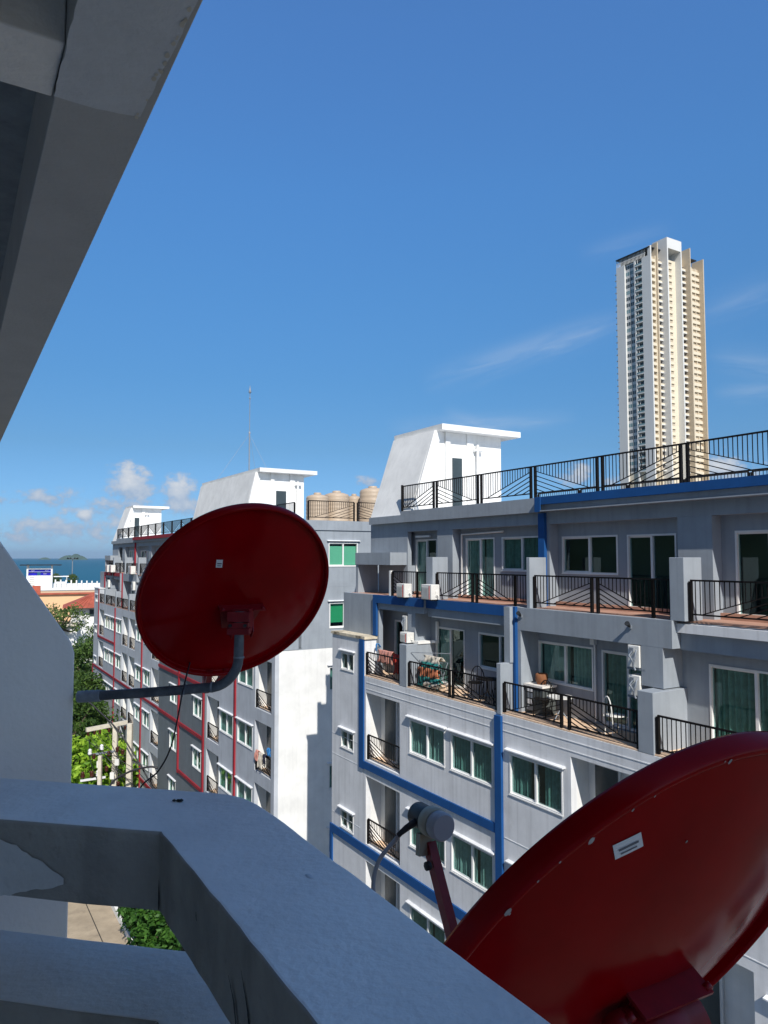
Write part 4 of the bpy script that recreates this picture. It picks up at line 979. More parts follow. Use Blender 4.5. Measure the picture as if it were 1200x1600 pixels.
b = MB(); b.bar(K_(-13.1, 33.4, -8.75), K_(-12.0, 34.0, -8.70), .08, .11); b.build('crossarm', 'galv', pa)
def insul(parent, x, y, z, up=False, mat='porcelain_brown', k=1.0):
    s_ = 1 if up else -1
    prof = [(.015, 0), (.05, s_ * .02), (.075, s_ * .05), (.04, s_ * .07), (.07, s_ * .10), (.04, s_ * .125), (.065, s_ * .15), (.03, s_ * .19), (.0, s_ * .2)]
    MB().lathe([(r * k * PK, h * k * PK) for r, h in prof], K_(x, y, z), 10).build('insulator', mat, parent)
for f in (.05, .2, .33, .55, .78, .95): insul(pa, -13.25 + 1.37 * f, 33.45 + 1.3 * f, -7.74)
for f in (.1, .45, .7): insul(pd, -13.42 + .97 * f, 33.33 + .4 * f, -9.75, True, 'porcelain_brown' if f < .6 else 'porcelain_white', 1.5)
for x, y, z in ((-12.9, 33.5, -8.7), (-12.35, 33.8, -8.66), (-12.0, 33.9, -8.5), (-11.75, 33.85, -8.6), (-11.9, 33.8, -10.0), (-12.4, 33.7, -9.3)): insul(pa, x, y, z, False, 'porcelain_brown', 1.3)
for x, y, z in ((-13.0, 33.3, -8.72), (-12.6, 33.6, -8.6)): insul(pd, x, y, z, True, 'porcelain_white', 1.4)
for x, z in ((-11.9, -9.1), (-12.7, -9.2), (-12.1, -9.7)):
    b = MB(); b.box(-.09, .09, -.05, .05, -.14, .14); b.V = [tuple(K_(x + v[0], 33.6 + v[1], z + v[2])) for v in b.V]; b.build('switch_box', 'plastic_white', pa)
def wire(pts, r, label, mat='cable', n=24, sag=0.0):
    P_ = [Vector(p) for p in pts]; out = []
    for i in range(len(P_) - 1):
        p0 = P_[max(i - 1, 0)]; p1 = P_[i]; p2 = P_[i + 1]; p3 = P_[min(i + 2, len(P_) - 1)]
        for k in range(n):
            u = k / n
            q = .5 * ((2 * p1) + (p2 - p0) * u + (2 * p0 - 5 * p1 + 4 * p2 - p3) * u * u + (3 * p1 - p0 - 3 * p2 + p3) * u ** 3)
            out.append(q)
    out.append(P_[-1])
    b = MB(); b.tube([w2s(q) for q in out], r, 6)
    o_ = b.build('cable', mat); tag(o_, label, 'cable'); return o_
def pxw(x, y, Y):                                                  # world point on a surveyed sight line at forward distance Y
    f = 1156.; p = math.atan(71 / f); z = (800 - y) / f
    d = Vector(((x - 600) / f, math.cos(p) - z * math.sin(p), math.sin(p) + z * math.cos(p))); return d * (Y / d.y)
WR = [([(-13.6, 34.5, -6.6), (-12.05, 33.8, -7.66), (-11.1, 33.4, -8.7), (-10.45, 33.2, -9.6), (-9.9, 33.1, -10.6)], .035, 'thick black cable sweeping down from the pipe past the crossarm'),
      ([(-12.6, 33.2, -11.2), (-12.0, 33.2, -9.95), (-11.2, 33.1, -9.4), (-10.3, 33.0, -9.15), (-9.9, 33.0, -9.2)], .045, 'thick black cable rising from behind the rail across the poles'),
      ([(-13.2, 33.6, -7.9), (-12.3, 33.7, -9.0), (-11.4, 33.8, -10.0), (-10.6, 33.9, -10.9)], .012, 'thin wire slanting down between the first two poles'),
      ([(-12.9, 33.7, -7.9), (-11.9, 33.6, -8.9), (-11.0, 33.6, -9.5), (-10.2, 33.6, -10.4)], .012, 'thin wire slanting down past the tall free pole'),
      ([(-12.6, 33.7, -8.7), (-11.8, 33.6, -9.6), (-11.2, 33.5, -10.9)], .012, 'short thin wire low between the poles'),
      ([(-13.1, 33.4, -8.0), (-13.0, 33.4, -9.0), (-12.7, 33.5, -9.9)], .016, 'dark looped jumper wire hanging below the crossarm end')]
rnd = random.Random(77)
WD = ['first', 'second', 'third', 'fourth', 'fifth', 'sixth', 'seventh', 'eighth']
for q in range(8):
    x0, z0 = -13.3 + q * .22, -7.95 - .28 * (q % 4); x1, z1 = x0 + rnd.uniform(.9, 1.7), z0 - rnd.uniform(.5, 1.9); y0 = 33.3 + .12 * q
    WR.append(([(x0, y0, z0), ((x0 + x1) / 2, y0 + .1, (z0 + z1) / 2 - rnd.uniform(.05, .3)), (x1, y0 + .2, z1)], .011, f'{WD[q]} from left of the thin wires sagging through the utility pole group'))
for pts, r, lab in WR: wire([tuple(c * PK for c in p) for p in pts], r * PK, lab)
# ================================================================== THE VIEWER'S OWN BUILDING
H = lambda t, n, z: (t + -CT * 1.0, n - CN, z)                      # balcony frame -> site frame
host = thing('apartment_building', H(0, -2.2, GZ), 'the shaded white building overhead, with its soffit beams and the slanted fin wall at left', 'building')
def HB(b, t0, t1, n0, n1, z0, z1): p = H(t0, n0, z0); q = H(t1, n1, z1); return b.box(p[0], q[0], p[1], q[1], p[2], q[2])
no_ = lambda t: .4945 - (t + 1.63) * .01214
ni_ = lambda t: .2420 - (t + 1.785) * .0128
b = MB(); b.hexa([H(-12, ni_(-12), 1.30), H(4, ni_(4), 1.30), H(4, no_(4), 1.30), H(-12, no_(-12), 1.30), H(-12, ni_(-12), 2.2), H(4, ni_(4), 2.2), H(4, no_(4), 2.2), H(-12, no_(-12), 2.2)])
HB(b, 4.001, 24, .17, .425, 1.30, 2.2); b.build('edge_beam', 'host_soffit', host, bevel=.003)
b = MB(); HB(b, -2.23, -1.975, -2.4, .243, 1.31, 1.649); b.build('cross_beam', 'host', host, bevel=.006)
b = MB(); HB(b, -12, 24, -2.4, .38, 1.65, 1.9); b.build('soffit', 'host_dark', host)
b = MB(); HB(b, -1.97, -.9, -1.5, .238, 1.635, 1.649); b.build('ceiling_stain', 'host_brown', host)
b = MB(); HB(b, -9, 24, .10, .40, 2.2, 9.0); HB(b, -9, 24, -6, .1, 8.7, 9.0); b.build('unseen_shade_wall', 'host', host)  # unseen storeys, height raised to block sky light from the facades opposite
b = MB(); HB(b, -9, 22, -2.6, -2.41, -1.55, 1.95); HB(b, -9, 22, -2.6, .40, -1.75, -1.555); HB(b, -14, 24, -.2, .0, GZ, -1.76); b.build('wall', 'host', host)
f = MB()                                                       # fin wall, slanted head
ta_, tb_ = -2.93, -2.81
pf = [(.43, -2.6), (.43, -.335), (.418, -.296), (-.9, 1.70), (-1.6, 1.70), (-1.6, -2.6)]
A_ = [H(ta_, n_, z_) for n_, z_ in pf]; B_ = [H(tb_, n_, z_) for n_, z_ in pf]; k = len(pf)
f.add(A_ + B_, [tuple(range(k)), tuple(reversed(range(k, 2 * k)))] + [(i, k + i, k + (i + 1) % k, (i + 1) % k) for i in range(k)])
f.build('fin_wall', 'host_fin', host, bevel=.006)
# repainted patches, a millimetre proud
def patch(name, P_, mat, parent, seed, jag=.01):
    rnd = random.Random(seed); out = []
    for i in range(len(P_)):
        a = Vector(P_[i]); c = Vector(P_[(i + 1) % len(P_)]); n_ = max(1, int((c - a).length / .03))
        for q in range(n_): out.append(a.lerp(c, q / n_) + (Vector((rnd.uniform(-jag, jag), rnd.uniform(-jag, jag), 0)) if q else Vector((0, 0, 0))))
    b = MB(); b.add(out, [tuple(range(len(out)))]); b.build(name, mat, parent)
def sof(x, y):
    q = pxw(x, y, 1.0); q = q * (1.2985 / q.z); return Vector(w2s(q))
patch('paint_patch', [sof(84, 150), sof(150, 170), sof(219, 183), sof(309, 2), sof(336, -60), sof(140, -60), sof(121, 2)], 'host_patch', host, 3, .0022)
rnd = random.Random(21)
for k in range(22):                                             # chipped arris of the soffit edge
    u = rnd.random(); x, y = 307 - 93 * u ** 1.2, 10 + 180 * u ** 1.2
    c = sof(x - rnd.uniform(2, 9), y); sz = rnd.uniform(.002, .0055); b = MB(); m_ = 7
    b.add([(c.x + sz * 1.7 * (1 + .4 * rnd.random()) * math.cos(2 * math.pi * q / m_), c.y + sz * (1 + .4 * rnd.random()) * math.sin(2 * math.pi * q / m_), 1.2972 - k * 4e-5) for q in range(m_)], [tuple(range(m_))]); b.build('chip', 'concrete_post', host)
# balustrade
bal = thing('balcony_balustrade', H(-1.2, .5, -1.55), 'thick white concrete balcony balustrade with an angled corner and two rails', 'balustrade')
def rail(name, z1, z0, mat, do=0.0, parent=bal):
    outer = [(-2.79, -.345), (-1.883, .628), (-1.845, .660), (-1.80, .682), (-1.74, .694), (-1.637, .699), (3.0, .706)]
    inner = [(-2.79, -.775), (-1.944, .147), (-1.80, .302), (-1.72, .390), (-1.676, .440), (-1.64, .4405), (3.0, .430)]
    rnd = random.Random(int(abs(z1) * 100)); PO = []; PI_ = []
    for i in range(len(outer) - 1):
        n_ = max(1, int(max(abs(outer[i + 1][0] - outer[i][0]), abs(outer[i + 1][1] - outer[i][1])) / .05))
        for q in range(n_):
            u = q / n_
            PO.append((outer[i][0] + (outer[i + 1][0] - outer[i][0]) * u, outer[i][1] + (outer[i + 1][1] - outer[i][1]) * u))
            PI_.append((inner[i][0] + (inner[i + 1][0] - inner[i][0]) * u, inner[i][1] + (inner[i + 1][1] - inner[i][1]) * u))
    PO.append(outer[-1]); PI_.append(inner[-1]); V = []; F = []
    j = lambda a: a + rnd.uniform(-.0018, .0018)
    for (a, c), (d, e_) in zip(PO, PI_):
        V += [H(a, j(c), z1), H(a, j(c), z0), H(d, j(e_), j(z0)), H(d, j(e_), z1)]
    m_ = len(PO)
    for i in range(m_ - 1):
        for q in range(4): F.append((4 * i + q, 4 * (i + 1) + q, 4 * (i + 1) + (q + 1) % 4, 4 * i + (q + 1) % 4))
    F += [(0, 1, 2, 3), (4 * m_ - 1, 4 * m_ - 2, 4 * m_ - 3, 4 * m_ - 4)]
    b = MB(); b.add(V, F)
    b.MI = [1 if (k < 4 * (m_ - 1) and k % 4 in (1, 2)) else 0 for k in range(len(F))]  # underside and inner face get the darker paint
    return b.build(name, [mat, 'host_dark'], parent, bevel=.007)
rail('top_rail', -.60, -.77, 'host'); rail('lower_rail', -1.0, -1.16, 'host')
for t_, n_ in ((-2.62, -.33), (.6, .57), (2.4, .57)):
    p = H(t_, n_, -1)
    for z0_, z1_ in ((-.999, -.771), (-1.55, -1.161)): MB().box(p[0] - .09, p[0] + .09, p[1] - .09, p[1] + .09, z0_, z1_).build('baluster', 'host', bal)
pt = [H(-2.02 + .04 * math.cos(q) * 1.0, 0, 0) for q in range(3)]
def face_patch(P0_, P1_, z0, z1, seed, mat, off=.0035):
    """irregular repair patch on the inner face between two plan points"""
    rnd = random.Random(seed); a = Vector((*P0_, 0)); c = Vector((*P1_, 0)); d = (c - a); nrm = Vector((d.y, -d.x, 0)).normalized()
    n_ = 24; top = []; bot = []
    for i in range(n_ + 1):
        q = a + d * (i / n_) + nrm * off
        w_ = 1 if i < n_ * .55 else 1 - (i - n_ * .55) / (n_ * .45)
        zt = z1 - (1 - w_) * (z1 - z0) * .55 + rnd.uniform(-.004, .004); zb = z0 + (1 - w_) * (z1 - z0) * .3 + rnd.uniform(-.003, .003)
        top.append(H(q.x, q.y, zt)); bot.append(H(q.x, q.y, zb))
    b = MB()
    for i in range(n_): b.quad(bot[i], bot[i + 1], top[i + 1], top[i])
    b.build('paint_patch', mat, bal)
face_patch((-2.05, .032), (-1.83, .271), -.768, -.645, 5, 'host_patch')
def crack(pts, w_, off=.003):
    b = MB(); P_ = []
    for i in range(len(pts) - 1):
        (t0, z0), (t1, z1) = pts[i], pts[i + 1]
        for q in range(6):
            u = q / 6; P_.append((t0 + (t1 - t0) * u + random.uniform(-.0015, .0015), z0 + (z1 - z0) * u))
    P_.append(pts[-1])
    for i in range(len(P_) - 1):
        ww = w_ * math.sin(math.pi * (i + .5) / len(P_)) + .0006
        (t0, z0), (t1, z1) = P_[i], P_[i + 1]; n_ = .4405 - .0068 * ((t0 + 1.64) / 4.64) - off
        b.quad(H(t0 - ww, n_, z0), H(t0 + ww, n_, z0), H(t1 + ww, n_, z1), H(t1 - ww, n_, z1))
    b.build('crack', 'dark', bal)
crack([(-1.16, -.655), (-1.13, -.70), (-1.12, -.73), (-1.07, -.768)], .003); crack([(-1.22, -.69), (-1.19, -.72), (-1.175, -.768)], .0035)
crack([(-1.40, -.66), (-1.395, -.675)], .002); crack([(-1.667, -.70), (-1.664, -.74), (-1.667, -.765)], .004); crack([(-1.0, -.69), (-.97, -.71), (-.96, -.75)], .0025)
deb = thing('debris', w2s(pxw(278, 1256, 1.86)), 'tiny black speck of debris on the top rail', 'debris')
q = pxw(278, 1256, 1.86)
b = MB()
for k in range(6): b.lathe([(0, -.003), (.0055, 0), (0, .004)], w2s((q.x + random.uniform(-.011, .011), q.y + random.uniform(-.004, .004), -.597)), 6)
b.build('crumb', 'dark', deb); deb['kind'] = 'thing'
for (x, y) in ((483, 1368),):
    q = pxw(x, y, 1); q = q * (-.5985 / q.z)
    b = MB(); b.lathe([(0, .0002), (.008, .0001), (.012, -.001)], w2s(q), 10); b.V = [(a, (c - w2s(q)[1]) * .5 + w2s(q)[1], z) for a, c, z in b.V]; b.build('chip', 'host_patch', bal)
# ================================================================== SATELLITE DISHES
A_D, B_D, DEP = .3611, .39, .072
def dish(C, az, el, label, group, sticker, k=1.0):
    n_ = Vector((math.sin(az) * math.cos(el), math.cos(az) * math.cos(el), math.sin(el))); r_ = Vector((math.cos(az), -math.sin(az), 0)); u_ = r_.cross(n_)
    root = bpy.data.objects.new('satellite_dish', None); COL.objects.link(root); ORG[root.name] = (0, 0, 0)
    mw = Matrix((r_, u_, n_)).transposed().to_4x4() @ Matrix.Scale(k, 4); mw.translation = Vector(C); root.matrix_world = mw
    tag(root, label, 'satellite dish', group); inv = mw.inverted()
    def surf(x, y):                                              # back surface height at plan point
        rho2 = (x / A_D) ** 2 + (y / B_D) ** 2; return -DEP * (1 - rho2) - .004
    def refl():
        prof = [(k / 18 * .945, 0) for k in range(19)]; prof = [(r, -DEP * (1 - r * r) - .004) for r, _ in prof]
        prof += [(.952, -.0115), (.957, -.016), (.962, -.026), (.968, -.0305), (.978, -.032), (.990, -.031), (.997, -.026), (1.0, -.018), (1.0, -.004), (.997, 0.0), (.985, -.001)]
        prof += [(r, -DEP * (1 - r * r)) for r in (.95, .85, .7, .5, .3, .15, 0.0)]
        N = 128; b = MB(); V = []; F = []
        for r, z in prof:
            for k in range(N): V.append((A_D * r * math.cos(2 * math.pi * k / N), B_D * r * math.sin(2 * math.pi * k / N), z))
        for i in range(len(prof) - 1):
            for k in range(N): F.append((i * N + k, i * N + (k + 1) % N, (i + 1) * N + (k + 1) % N, (i + 1) * N + k))
        b.add(V, F, True); return b.mesh('reflector', 'dish_red')
    rf = link('reflector', cached('refl', refl), root)
    # sticker on the back
    sx, sy, sw, shh, sa = sticker
    b = MB(); ca, sn = math.cos(sa), math.sin(sa)
    def sp(x, y, o): X_, Y_ = sx + x * ca - y * sn, sy + x * sn + y * ca; return (X_, Y_, surf(X_, Y_) - o)
    NN = 4
    for i in range(NN):
        for j in range(NN): b.quad(*[sp(sw * (a / NN - .5), shh * (c / NN - .5), .0012) for a, c in ((i, j), (i + 1, j), (i + 1, j + 1), (i, j + 1))])
    st = b.build('sticker', 'sticker', rf)
    b = MB()
    for y0, y1, x0, x1 in ((-.05, .10, -.34, .36), (-.3, -.2, -.30, .28)): b.quad(*[sp(sw * a, shh * c, .0020) for a, c in ((x0, y0), (x1, y0), (x1, y1), (x0, y1))])
    b.build('sticker_print', 'ink', st)
    # bracket on the back
    b = MB()
    z0 = surf(0, 0) - .001
    b.hexa([(-.085, -.006, z0 + .012), (.085, -.006, z0 + .012), (.085, -.003, z0 - .035), (-.085, -.003, z0 - .035), (-.085, 0, z0 + .012), (.085, 0, z0 + .012), (.085, .003, z0 - .035), (-.085, .003, z0 - .035)])
    b.hexa([(-.055, -.10, z0 - .002), (.055, -.10, z0 - .002), (.055, -.10, z0 - .006), (-.055, -.10, z0 - .006), (-.08, -.004, z0 - .004), (.08, -.004, z0 - .004), (.08, -.004, z0 - .010), (-.08, -.004, z0 - .010)])
    for s_ in (-1, 1):
        b.hexa([(s_ * .036, -.095, z0 - .02), (s_ * .040, -.095, z0 - .02), (s_ * .040, -.095, z0 - .075), (s_ * .036, -.095, z0 - .075), (s_ * .036, -.02, z0 - .008), (s_ * .040, -.02, z0 - .008), (s_ * .040, -.06, z0 - .08), (s_ * .036, -.06, z0 - .08)])
    bw = .78 if k > 1 else 1.0; b.V = [(x * bw + (.012 if k > 1 else 0), y, z) for x, y, z in b.V]
    br = b.build('bracket', 'bracket_red', root)
    for x, y in ((-.075, -.002), (.075, -.002)): b = MB(); b.lathe([(0, -.006), (.006, -.006), (.006, .004), (0, .004)], (x, y + .004, z0 - .025), 8); b.build('bolt', 'bracket_red', br)
    # feed arm and head
    b = MB(); b.bar((-.034, -.365, -.020), (-.010, -.515, .02), .022, .010); b.bar((.034, -.365, -.020), (.010, -.515, .02), .022, .010); b.bar((0, -.535, .035), (0, -.318, .435), .019, .025)
    arm = b.build('feed_arm', 'bracket_red', root)
    b = MB(); b.lathe([(0, -.006), (.009, -.006), (.009, .004), (0, .004)], (0, 0, 0), 8); b.V = [(z * 1.0 - .018, x - .335, y + .395) for x, y, z in b.V]; b.build('bolt', 'dark', arm)
    L0 = Vector((0, -.276, .456)); dr = (Vector((0, .02, -.0)) - L0).normalized()
    def ax(k, s=(0, 0, 0)): return L0 + dr * k + Vector(s)
    ln = MB(); ln.tube([ax(-.055), ax(-.05), ax(.0)], [.020, .026, .026], 24); lnb = ln.build('feed_head', 'cable', root)
    b = MB(); b.tube([ax(.028), ax(.030), ax(.050), ax(.055)], [.026, .0285, .0285, .025], 32); b.build('feed_cap', 'lnb_grey', lnb)
    b = MB(); b.tube([ax(.0), ax(.001), ax(.024), ax(.025)], [.028, .031, .031, .028], 28); b.bar(ax(.012) + Vector((-.012, -.03, 0)), ax(.005) + Vector((-.016, -.062, -.03)), .030, .014); b.build('clamp_ring', 'lnb_beige', lnb)
    return root, inv, surf, br, lnb
d1, inv1, sf, br1, lnb1 = dish((-.554, 2.773, -.1296), R(-30.2), R(34.6), 'whole round red satellite dish on a grey pipe from the fin wall', 'red satellite dishes', (-.109, .170, .022, .030, .05))
K2 = 1.42
d2, inv2, sf2, br2, lnb2 = dish((.349 * K2, 1.128 * K2, -.554 * K2), R(-28.2), R(31.2), 'closest, tilted red satellite dish cut off by the frame, its grey feed head showing', 'red satellite dishes', (-.150, .262, .040, .021, .42), K2)
def wl(inv, p): return tuple(inv @ Vector(p))
def smooth_path(P_, n=8):
    P_ = [Vector(p) for p in P_]; out = []
    for i in range(len(P_) - 1):
        p0 = P_[max(i - 1, 0)]; p1 = P_[i]; p2 = P_[i + 1]; p3 = P_[min(i + 2, len(P_) - 1)]
        for k in range(n):
            u = k / n; out.append(.5 * ((2 * p1) + (p2 - p0) * u + (2 * p0 - 5 * p1 + 4 * p2 - p3) * u * u + (3 * p1 - p0 - 3 * p2 + p3) * u ** 3))
    out.append(P_[-1]); return out
# mast pipe of the first dish: out of the fin wall, bent upward
PY = 2.62
path = [(-1.072, 2.625, -.487), (-.85, PY, -.473), (-.70, PY, -.462), (-.625, PY, -.455)]
for k in range(1, 10):
    a = math.pi / 2 * k / 9; path.append((-.615 + .105 * math.sin(a), PY, -.455 + .105 * (1 - math.cos(a))))
path += [(-.509, PY, -.30), (-.509, PY, -.19)]
b = MB(); b.tube([wl(inv1, p) for p in path], .0172, 18); mp1 = b.build('mast_pipe', 'pipe', d1)
CO = [((-1.070, 2.625, -.487), (-.99, 2.62, -.482), .0205), ((-.509, PY, -.352), (-.509, PY, -.346), .0190)]
CO += [((x, PY, -.4835 + (x + 1.0) * .078), (x + .006, PY, -.4835 + (x + 1.0) * .078), .0195) for x in (-1.012, -.70, -.605)]
for p_, q_, r__ in CO: MB().tube([wl(inv1, p_), wl(inv1, q_)], r__, 18).build('pipe_collar', 'galv', mp1)
b = MB()                                                       # clamp: two ribbed halves with bolts
for zz, hh, w_ in ((-.258, .022, .038), (-.237, .018, .034), (-.208, .034, .038)):
    b.hexa([wl(inv1, (-.509 + a * w_, PY + c * .024, zz + e_ * hh / 2)) for e_ in (-1, 1) for a, c in ((-1, -1), (1, -1), (1, 1), (-1, 1))])
b.hexa([wl(inv1, (-.509 + a * .030, PY + .026 + c * .05 + .05, -.225 + e_ * .04)) for e_ in (-1, 1) for a, c in ((-1, -1), (1, -1), (1, 1), (-1, 1))])
cl = b.build('clamp', 'bracket_red', d1)
for x in (-.535, -.483):
    b = MB(); b.tube([wl(inv1, (x, PY - .034, -.237)), wl(inv1, (x, PY - .022, -.237))], .006, 8); b.build('bolt', 'dark', cl)
b = MB(); b.tube([wl(inv1, p) for p in smooth_path([pxw(298, 1030, 2.9), pxw(286, 1078, 2.55), pxw(277, 1125, 2.55), pxw(266, 1170, 2.57), pxw(247, 1205, 2.6), pxw(215, 1240, 2.66), pxw(205, 1330, 2.7)])], .0030, 6); b.build('coax_cable', 'cable', lnb1)
# second dish: hooded elevation bracket and its post
b = MB(); V = []; F = []; NN = 14
for i in range(NN + 1):
    a = -.35 + 2.3 * i / NN
    for x in (-.062, .062):
        V.append((x, -.075 + .062 * math.cos(a), sf2(0, -.08) - .05 - .062 * math.sin(a) + .02))
for i in range(NN): F.append((2 * i, 2 * i + 1, 2 * i + 3, 2 * i + 2))
b.add(V, F, True); hd = b.build('bracket_hood', 'bracket_red', d2); so = hd.modifiers.new('thick', 'SOLIDIFY'); so.thickness = .004
for sx_, sy_ in ((-.07, -.035), (.072, -.05)):
    b = MB(); b.lathe([(0, -.02), (.017, -.02), (.020, -.012), (.020, .004), (0, .004)], (0, 0, 0), 14); b.V = [(x + sx_, y + sy_, z + sf2(sx_, sy_) - .012) for x, y, z in b.V]; b.build('bracket_ear', 'bracket_red', hd)
for s_ in (-1, 1):
    b = MB(); z0 = sf2(0, -.1)
    b.hexa([(s_ * .030, -.21, z0 - .02), (s_ * .034, -.21, z0 - .02), (s_ * .034, -.21, z0 - .14), (s_ * .030, -.21, z0 - .14), (s_ * .030, -.06, z0 - .01), (s_ * .034, -.06, z0 - .01), (s_ * .034, -.10, z0 - .12), (s_ * .030, -.10, z0 - .12)]); b.build('bracket_plate', 'bracket_red', hd)
w0 = d2.matrix_world @ Vector((0, -.17, sf2(0, -.17) - .10))
b = MB(); b.tube([wl(inv2, p) for p in (w0 + Vector((0, 0, .05)), w0, w0 + Vector((0, 0, -.35)), w0 + Vector((-.1, -.06, -.45)), w0 + Vector((-.42, -.25, -.5)))], .019, 16); b.build('mast_pipe', 'galv', d2)
# worn chips on the rim of the second dish
rnd = random.Random(11)
for k in range(26):
    a = math.radians(rnd.uniform(95, 215)) if k < 20 else math.radians(rnd.uniform(60, 300)); rr_ = rnd.uniform(.964, .995) if k < 17 else rnd.uniform(.5, .9)
    x, y = A_D * rr_ * math.cos(a), B_D * rr_ * math.sin(a); z = -.0325 if rr_ > .96 else sf2(x, y) - .0006
    sz = rnd.uniform(.0008, .0016) if k > 3 else rnd.uniform(.0022, .0040)
    b = MB(); m_ = 9; b.add([(x + sz * (1 + .3 * rnd.random()) * math.cos(2 * math.pi * q / m_), y + sz * 1.5 * (1 + .3 * rnd.random()) * math.sin(2 * math.pi * q / m_), z - .0002) for q in range(m_)], [tuple(range(m_))]); b.build('paint_chip', 'chip', d2)
# cable of the feed head
q0 = d2.matrix_world @ Vector((-.024, -.29, .47))
cb = [q0, q0 + Vector((-.02, -.004, -.012)) * K2] + [pxw(x_, y_, d_ * K2) for x_, y_, d_ in ((618, 1312, 1.60), (592, 1345, 1.58), (583, 1385, 1.56), (590, 1420, 1.54), (600, 1480, 1.5))]
b = MB(); b.tube([wl(inv2, p) for p in smooth_path(cb, 8)], .0045, 8); b.build('coax_cable', 'cable_grey', lnb2)
b = MB(); b.tube([wl(inv2, p) for p in (q0, q0 + Vector((-.02, -.004, -.012)) * K2, q0 + Vector((-.038, -.006, -.026)) * K2)], [.008, .007, .005], 10); b.build('plug', 'cable', lnb2)
# ================================================================== LIGHT, SKY, CAMERA
S = (T3 - N3 * .29 + Vector((0, 0, .95))).normalized()
el = math.asin(S.z); azs = math.atan2(S.x, S.y)                    # clockwise from +Y
sd = bpy.data.lights.new('sun', 'SUN'); sd.energy = 5.0; sd.angle = R(.53); sd.color = (1.0, .955, .88)
so = bpy.data.objects.new('sun', sd); COL.objects.link(so); so.rotation_euler = S.to_track_quat('Z', 'Y').to_euler(); so.location = (0, 0, 60)
wd = bpy.data.worlds.new('World'); sc.world = wd; wd.use_nodes = True; n, l = wd.node_tree.nodes, wd.node_tree.links
bg = n['Background']; sk = n.new('ShaderNodeTexSky'); sk.sky_type = 'NISHITA'; sk.sun_disc = False; sk.sun_elevation = el; sk.sun_rotation = azs
sk.altitude = 0; sk.air_density = 1.0; sk.dust_density = .25; sk.ozone_density = 3.0
STR = .14; HZD = 4.5e-5
bg.inputs['Strength'].default_value = STR
def mth(op, a, b_=None, c=None, clamp=False):
    q = n.new('ShaderNodeMath'); q.operation = op; q.use_clamp = clamp
    for i, v in enumerate((a, b_, c)):
        if v is None: continue
        if isinstance(v, (int, float)): q.inputs[i].default_value = v
        else: l.new(v, q.inputs[i])
    return q.outputs[0]
tcn = n.new('ShaderNodeTexCoord'); sx = n.new('ShaderNodeSeparateXYZ'); l.new(tcn.outputs['Generated'], sx.inputs[0])
yy = mth('MAXIMUM', sx.outputs[1], .05); U = mth('DIVIDE', sx.outputs[0], yy); Vv = mth('DIVIDE', sx.outputs[2], yy)
cv = n.new('ShaderNodeCombineXYZ'); l.new(U, cv.inputs[0]); l.new(mth('MULTIPLY', Vv, 1.35), cv.inputs[1])
def noise(vec, scale, detail=6, rough=.6, dist=0):
    q = n.new('ShaderNodeTexNoise'); q.inputs['Scale'].default_value = scale; q.inputs['Detail'].default_value = detail; q.inputs['Roughness'].default_value = rough; q.inputs['Distortion'].default_value = dist; l.new(vec, q.inputs['Vector']); return q.outputs['Fac']
nz = noise(cv.outputs[0], 38, 7, .62); nz2 = noise(cv.outputs[0], 120, 5, .6)
front = mth('GREATER_THAN', sx.outputs[1], .1)
def px(x, y):
    d = pxw(x, y, 1.0); return d.x, d.z
BL = [(203, 757, 36, 30, 1.0), (188, 790, 70, 16, .55), (280, 768, 28, 26, 1.0), (292, 790, 40, 15, .6), (70, 778, 48, 14, .62), (132, 806, 14, 12, 1.05), (90, 824, 130, 16, .62), (60, 836, 170, 14, .45), (0, 782, 12, 6, .5), (160, 800, 60, 16, .45),
      (905, 742, 20, 18, .85), (1125, 735, 55, 22, .9), (1000, 752, 120, 12, .6), (578, 752, 26, 8, .6), (1190, 752, 70, 16, .7)]
cov = None; lit = None
for x, y, rx, ry, a in BL:
    u0, v0 = px(x, y); au, av = rx / 1156., ry / 1156.
    du = mth('DIVIDE', mth('SUBTRACT', U, u0), au); dv = mth('DIVIDE', mth('SUBTRACT', Vv, v0), av)
    r2 = mth('ADD', mth('MULTIPLY', du, du), mth('MULTIPLY', dv, dv))
    m_ = mth('MULTIPLY', mth('SUBTRACT', 1.35, mth('POWER', r2, .5)), a)
    cov = m_ if cov is None else mth('MAXIMUM', cov, m_)
    li = mth('MULTIPLY', mth('ADD', mth('MULTIPLY', dv, .40), .45), mth('MULTIPLY', mth('MAXIMUM', m_, 0), a))
    lit = li if lit is None else mth('MAXIMUM', lit, li)
dens = mth('ADD', cov, mth('ADD', mth('MULTIPLY', mth('SUBTRACT', nz, .5), 2.6), mth('MULTIPLY', mth('SUBTRACT', nz2, .5), .7)))
al = n.new('ShaderNodeMapRange'); al.interpolation_type = 'SMOOTHSTEP'; al.inputs[1].default_value = .02; al.inputs[2].default_value = .80; l.new(dens, al.inputs[0])
shade = mth('ADD', mth('MULTIPLY', lit, 1.2), mth('MULTIPLY', mth('SUBTRACT', nz, .5), 1.6), clamp=True)
cc_ = n.new('ShaderNodeMix'); cc_.data_type = 'RGBA'; l.new(shade, cc_.inputs[0])
cc_.inputs[6].default_value = (.30 / STR, .42 / STR, .60 / STR, 1); cc_.inputs[7].default_value = (.80 / STR, .80 / STR, .80 / STR, 1)
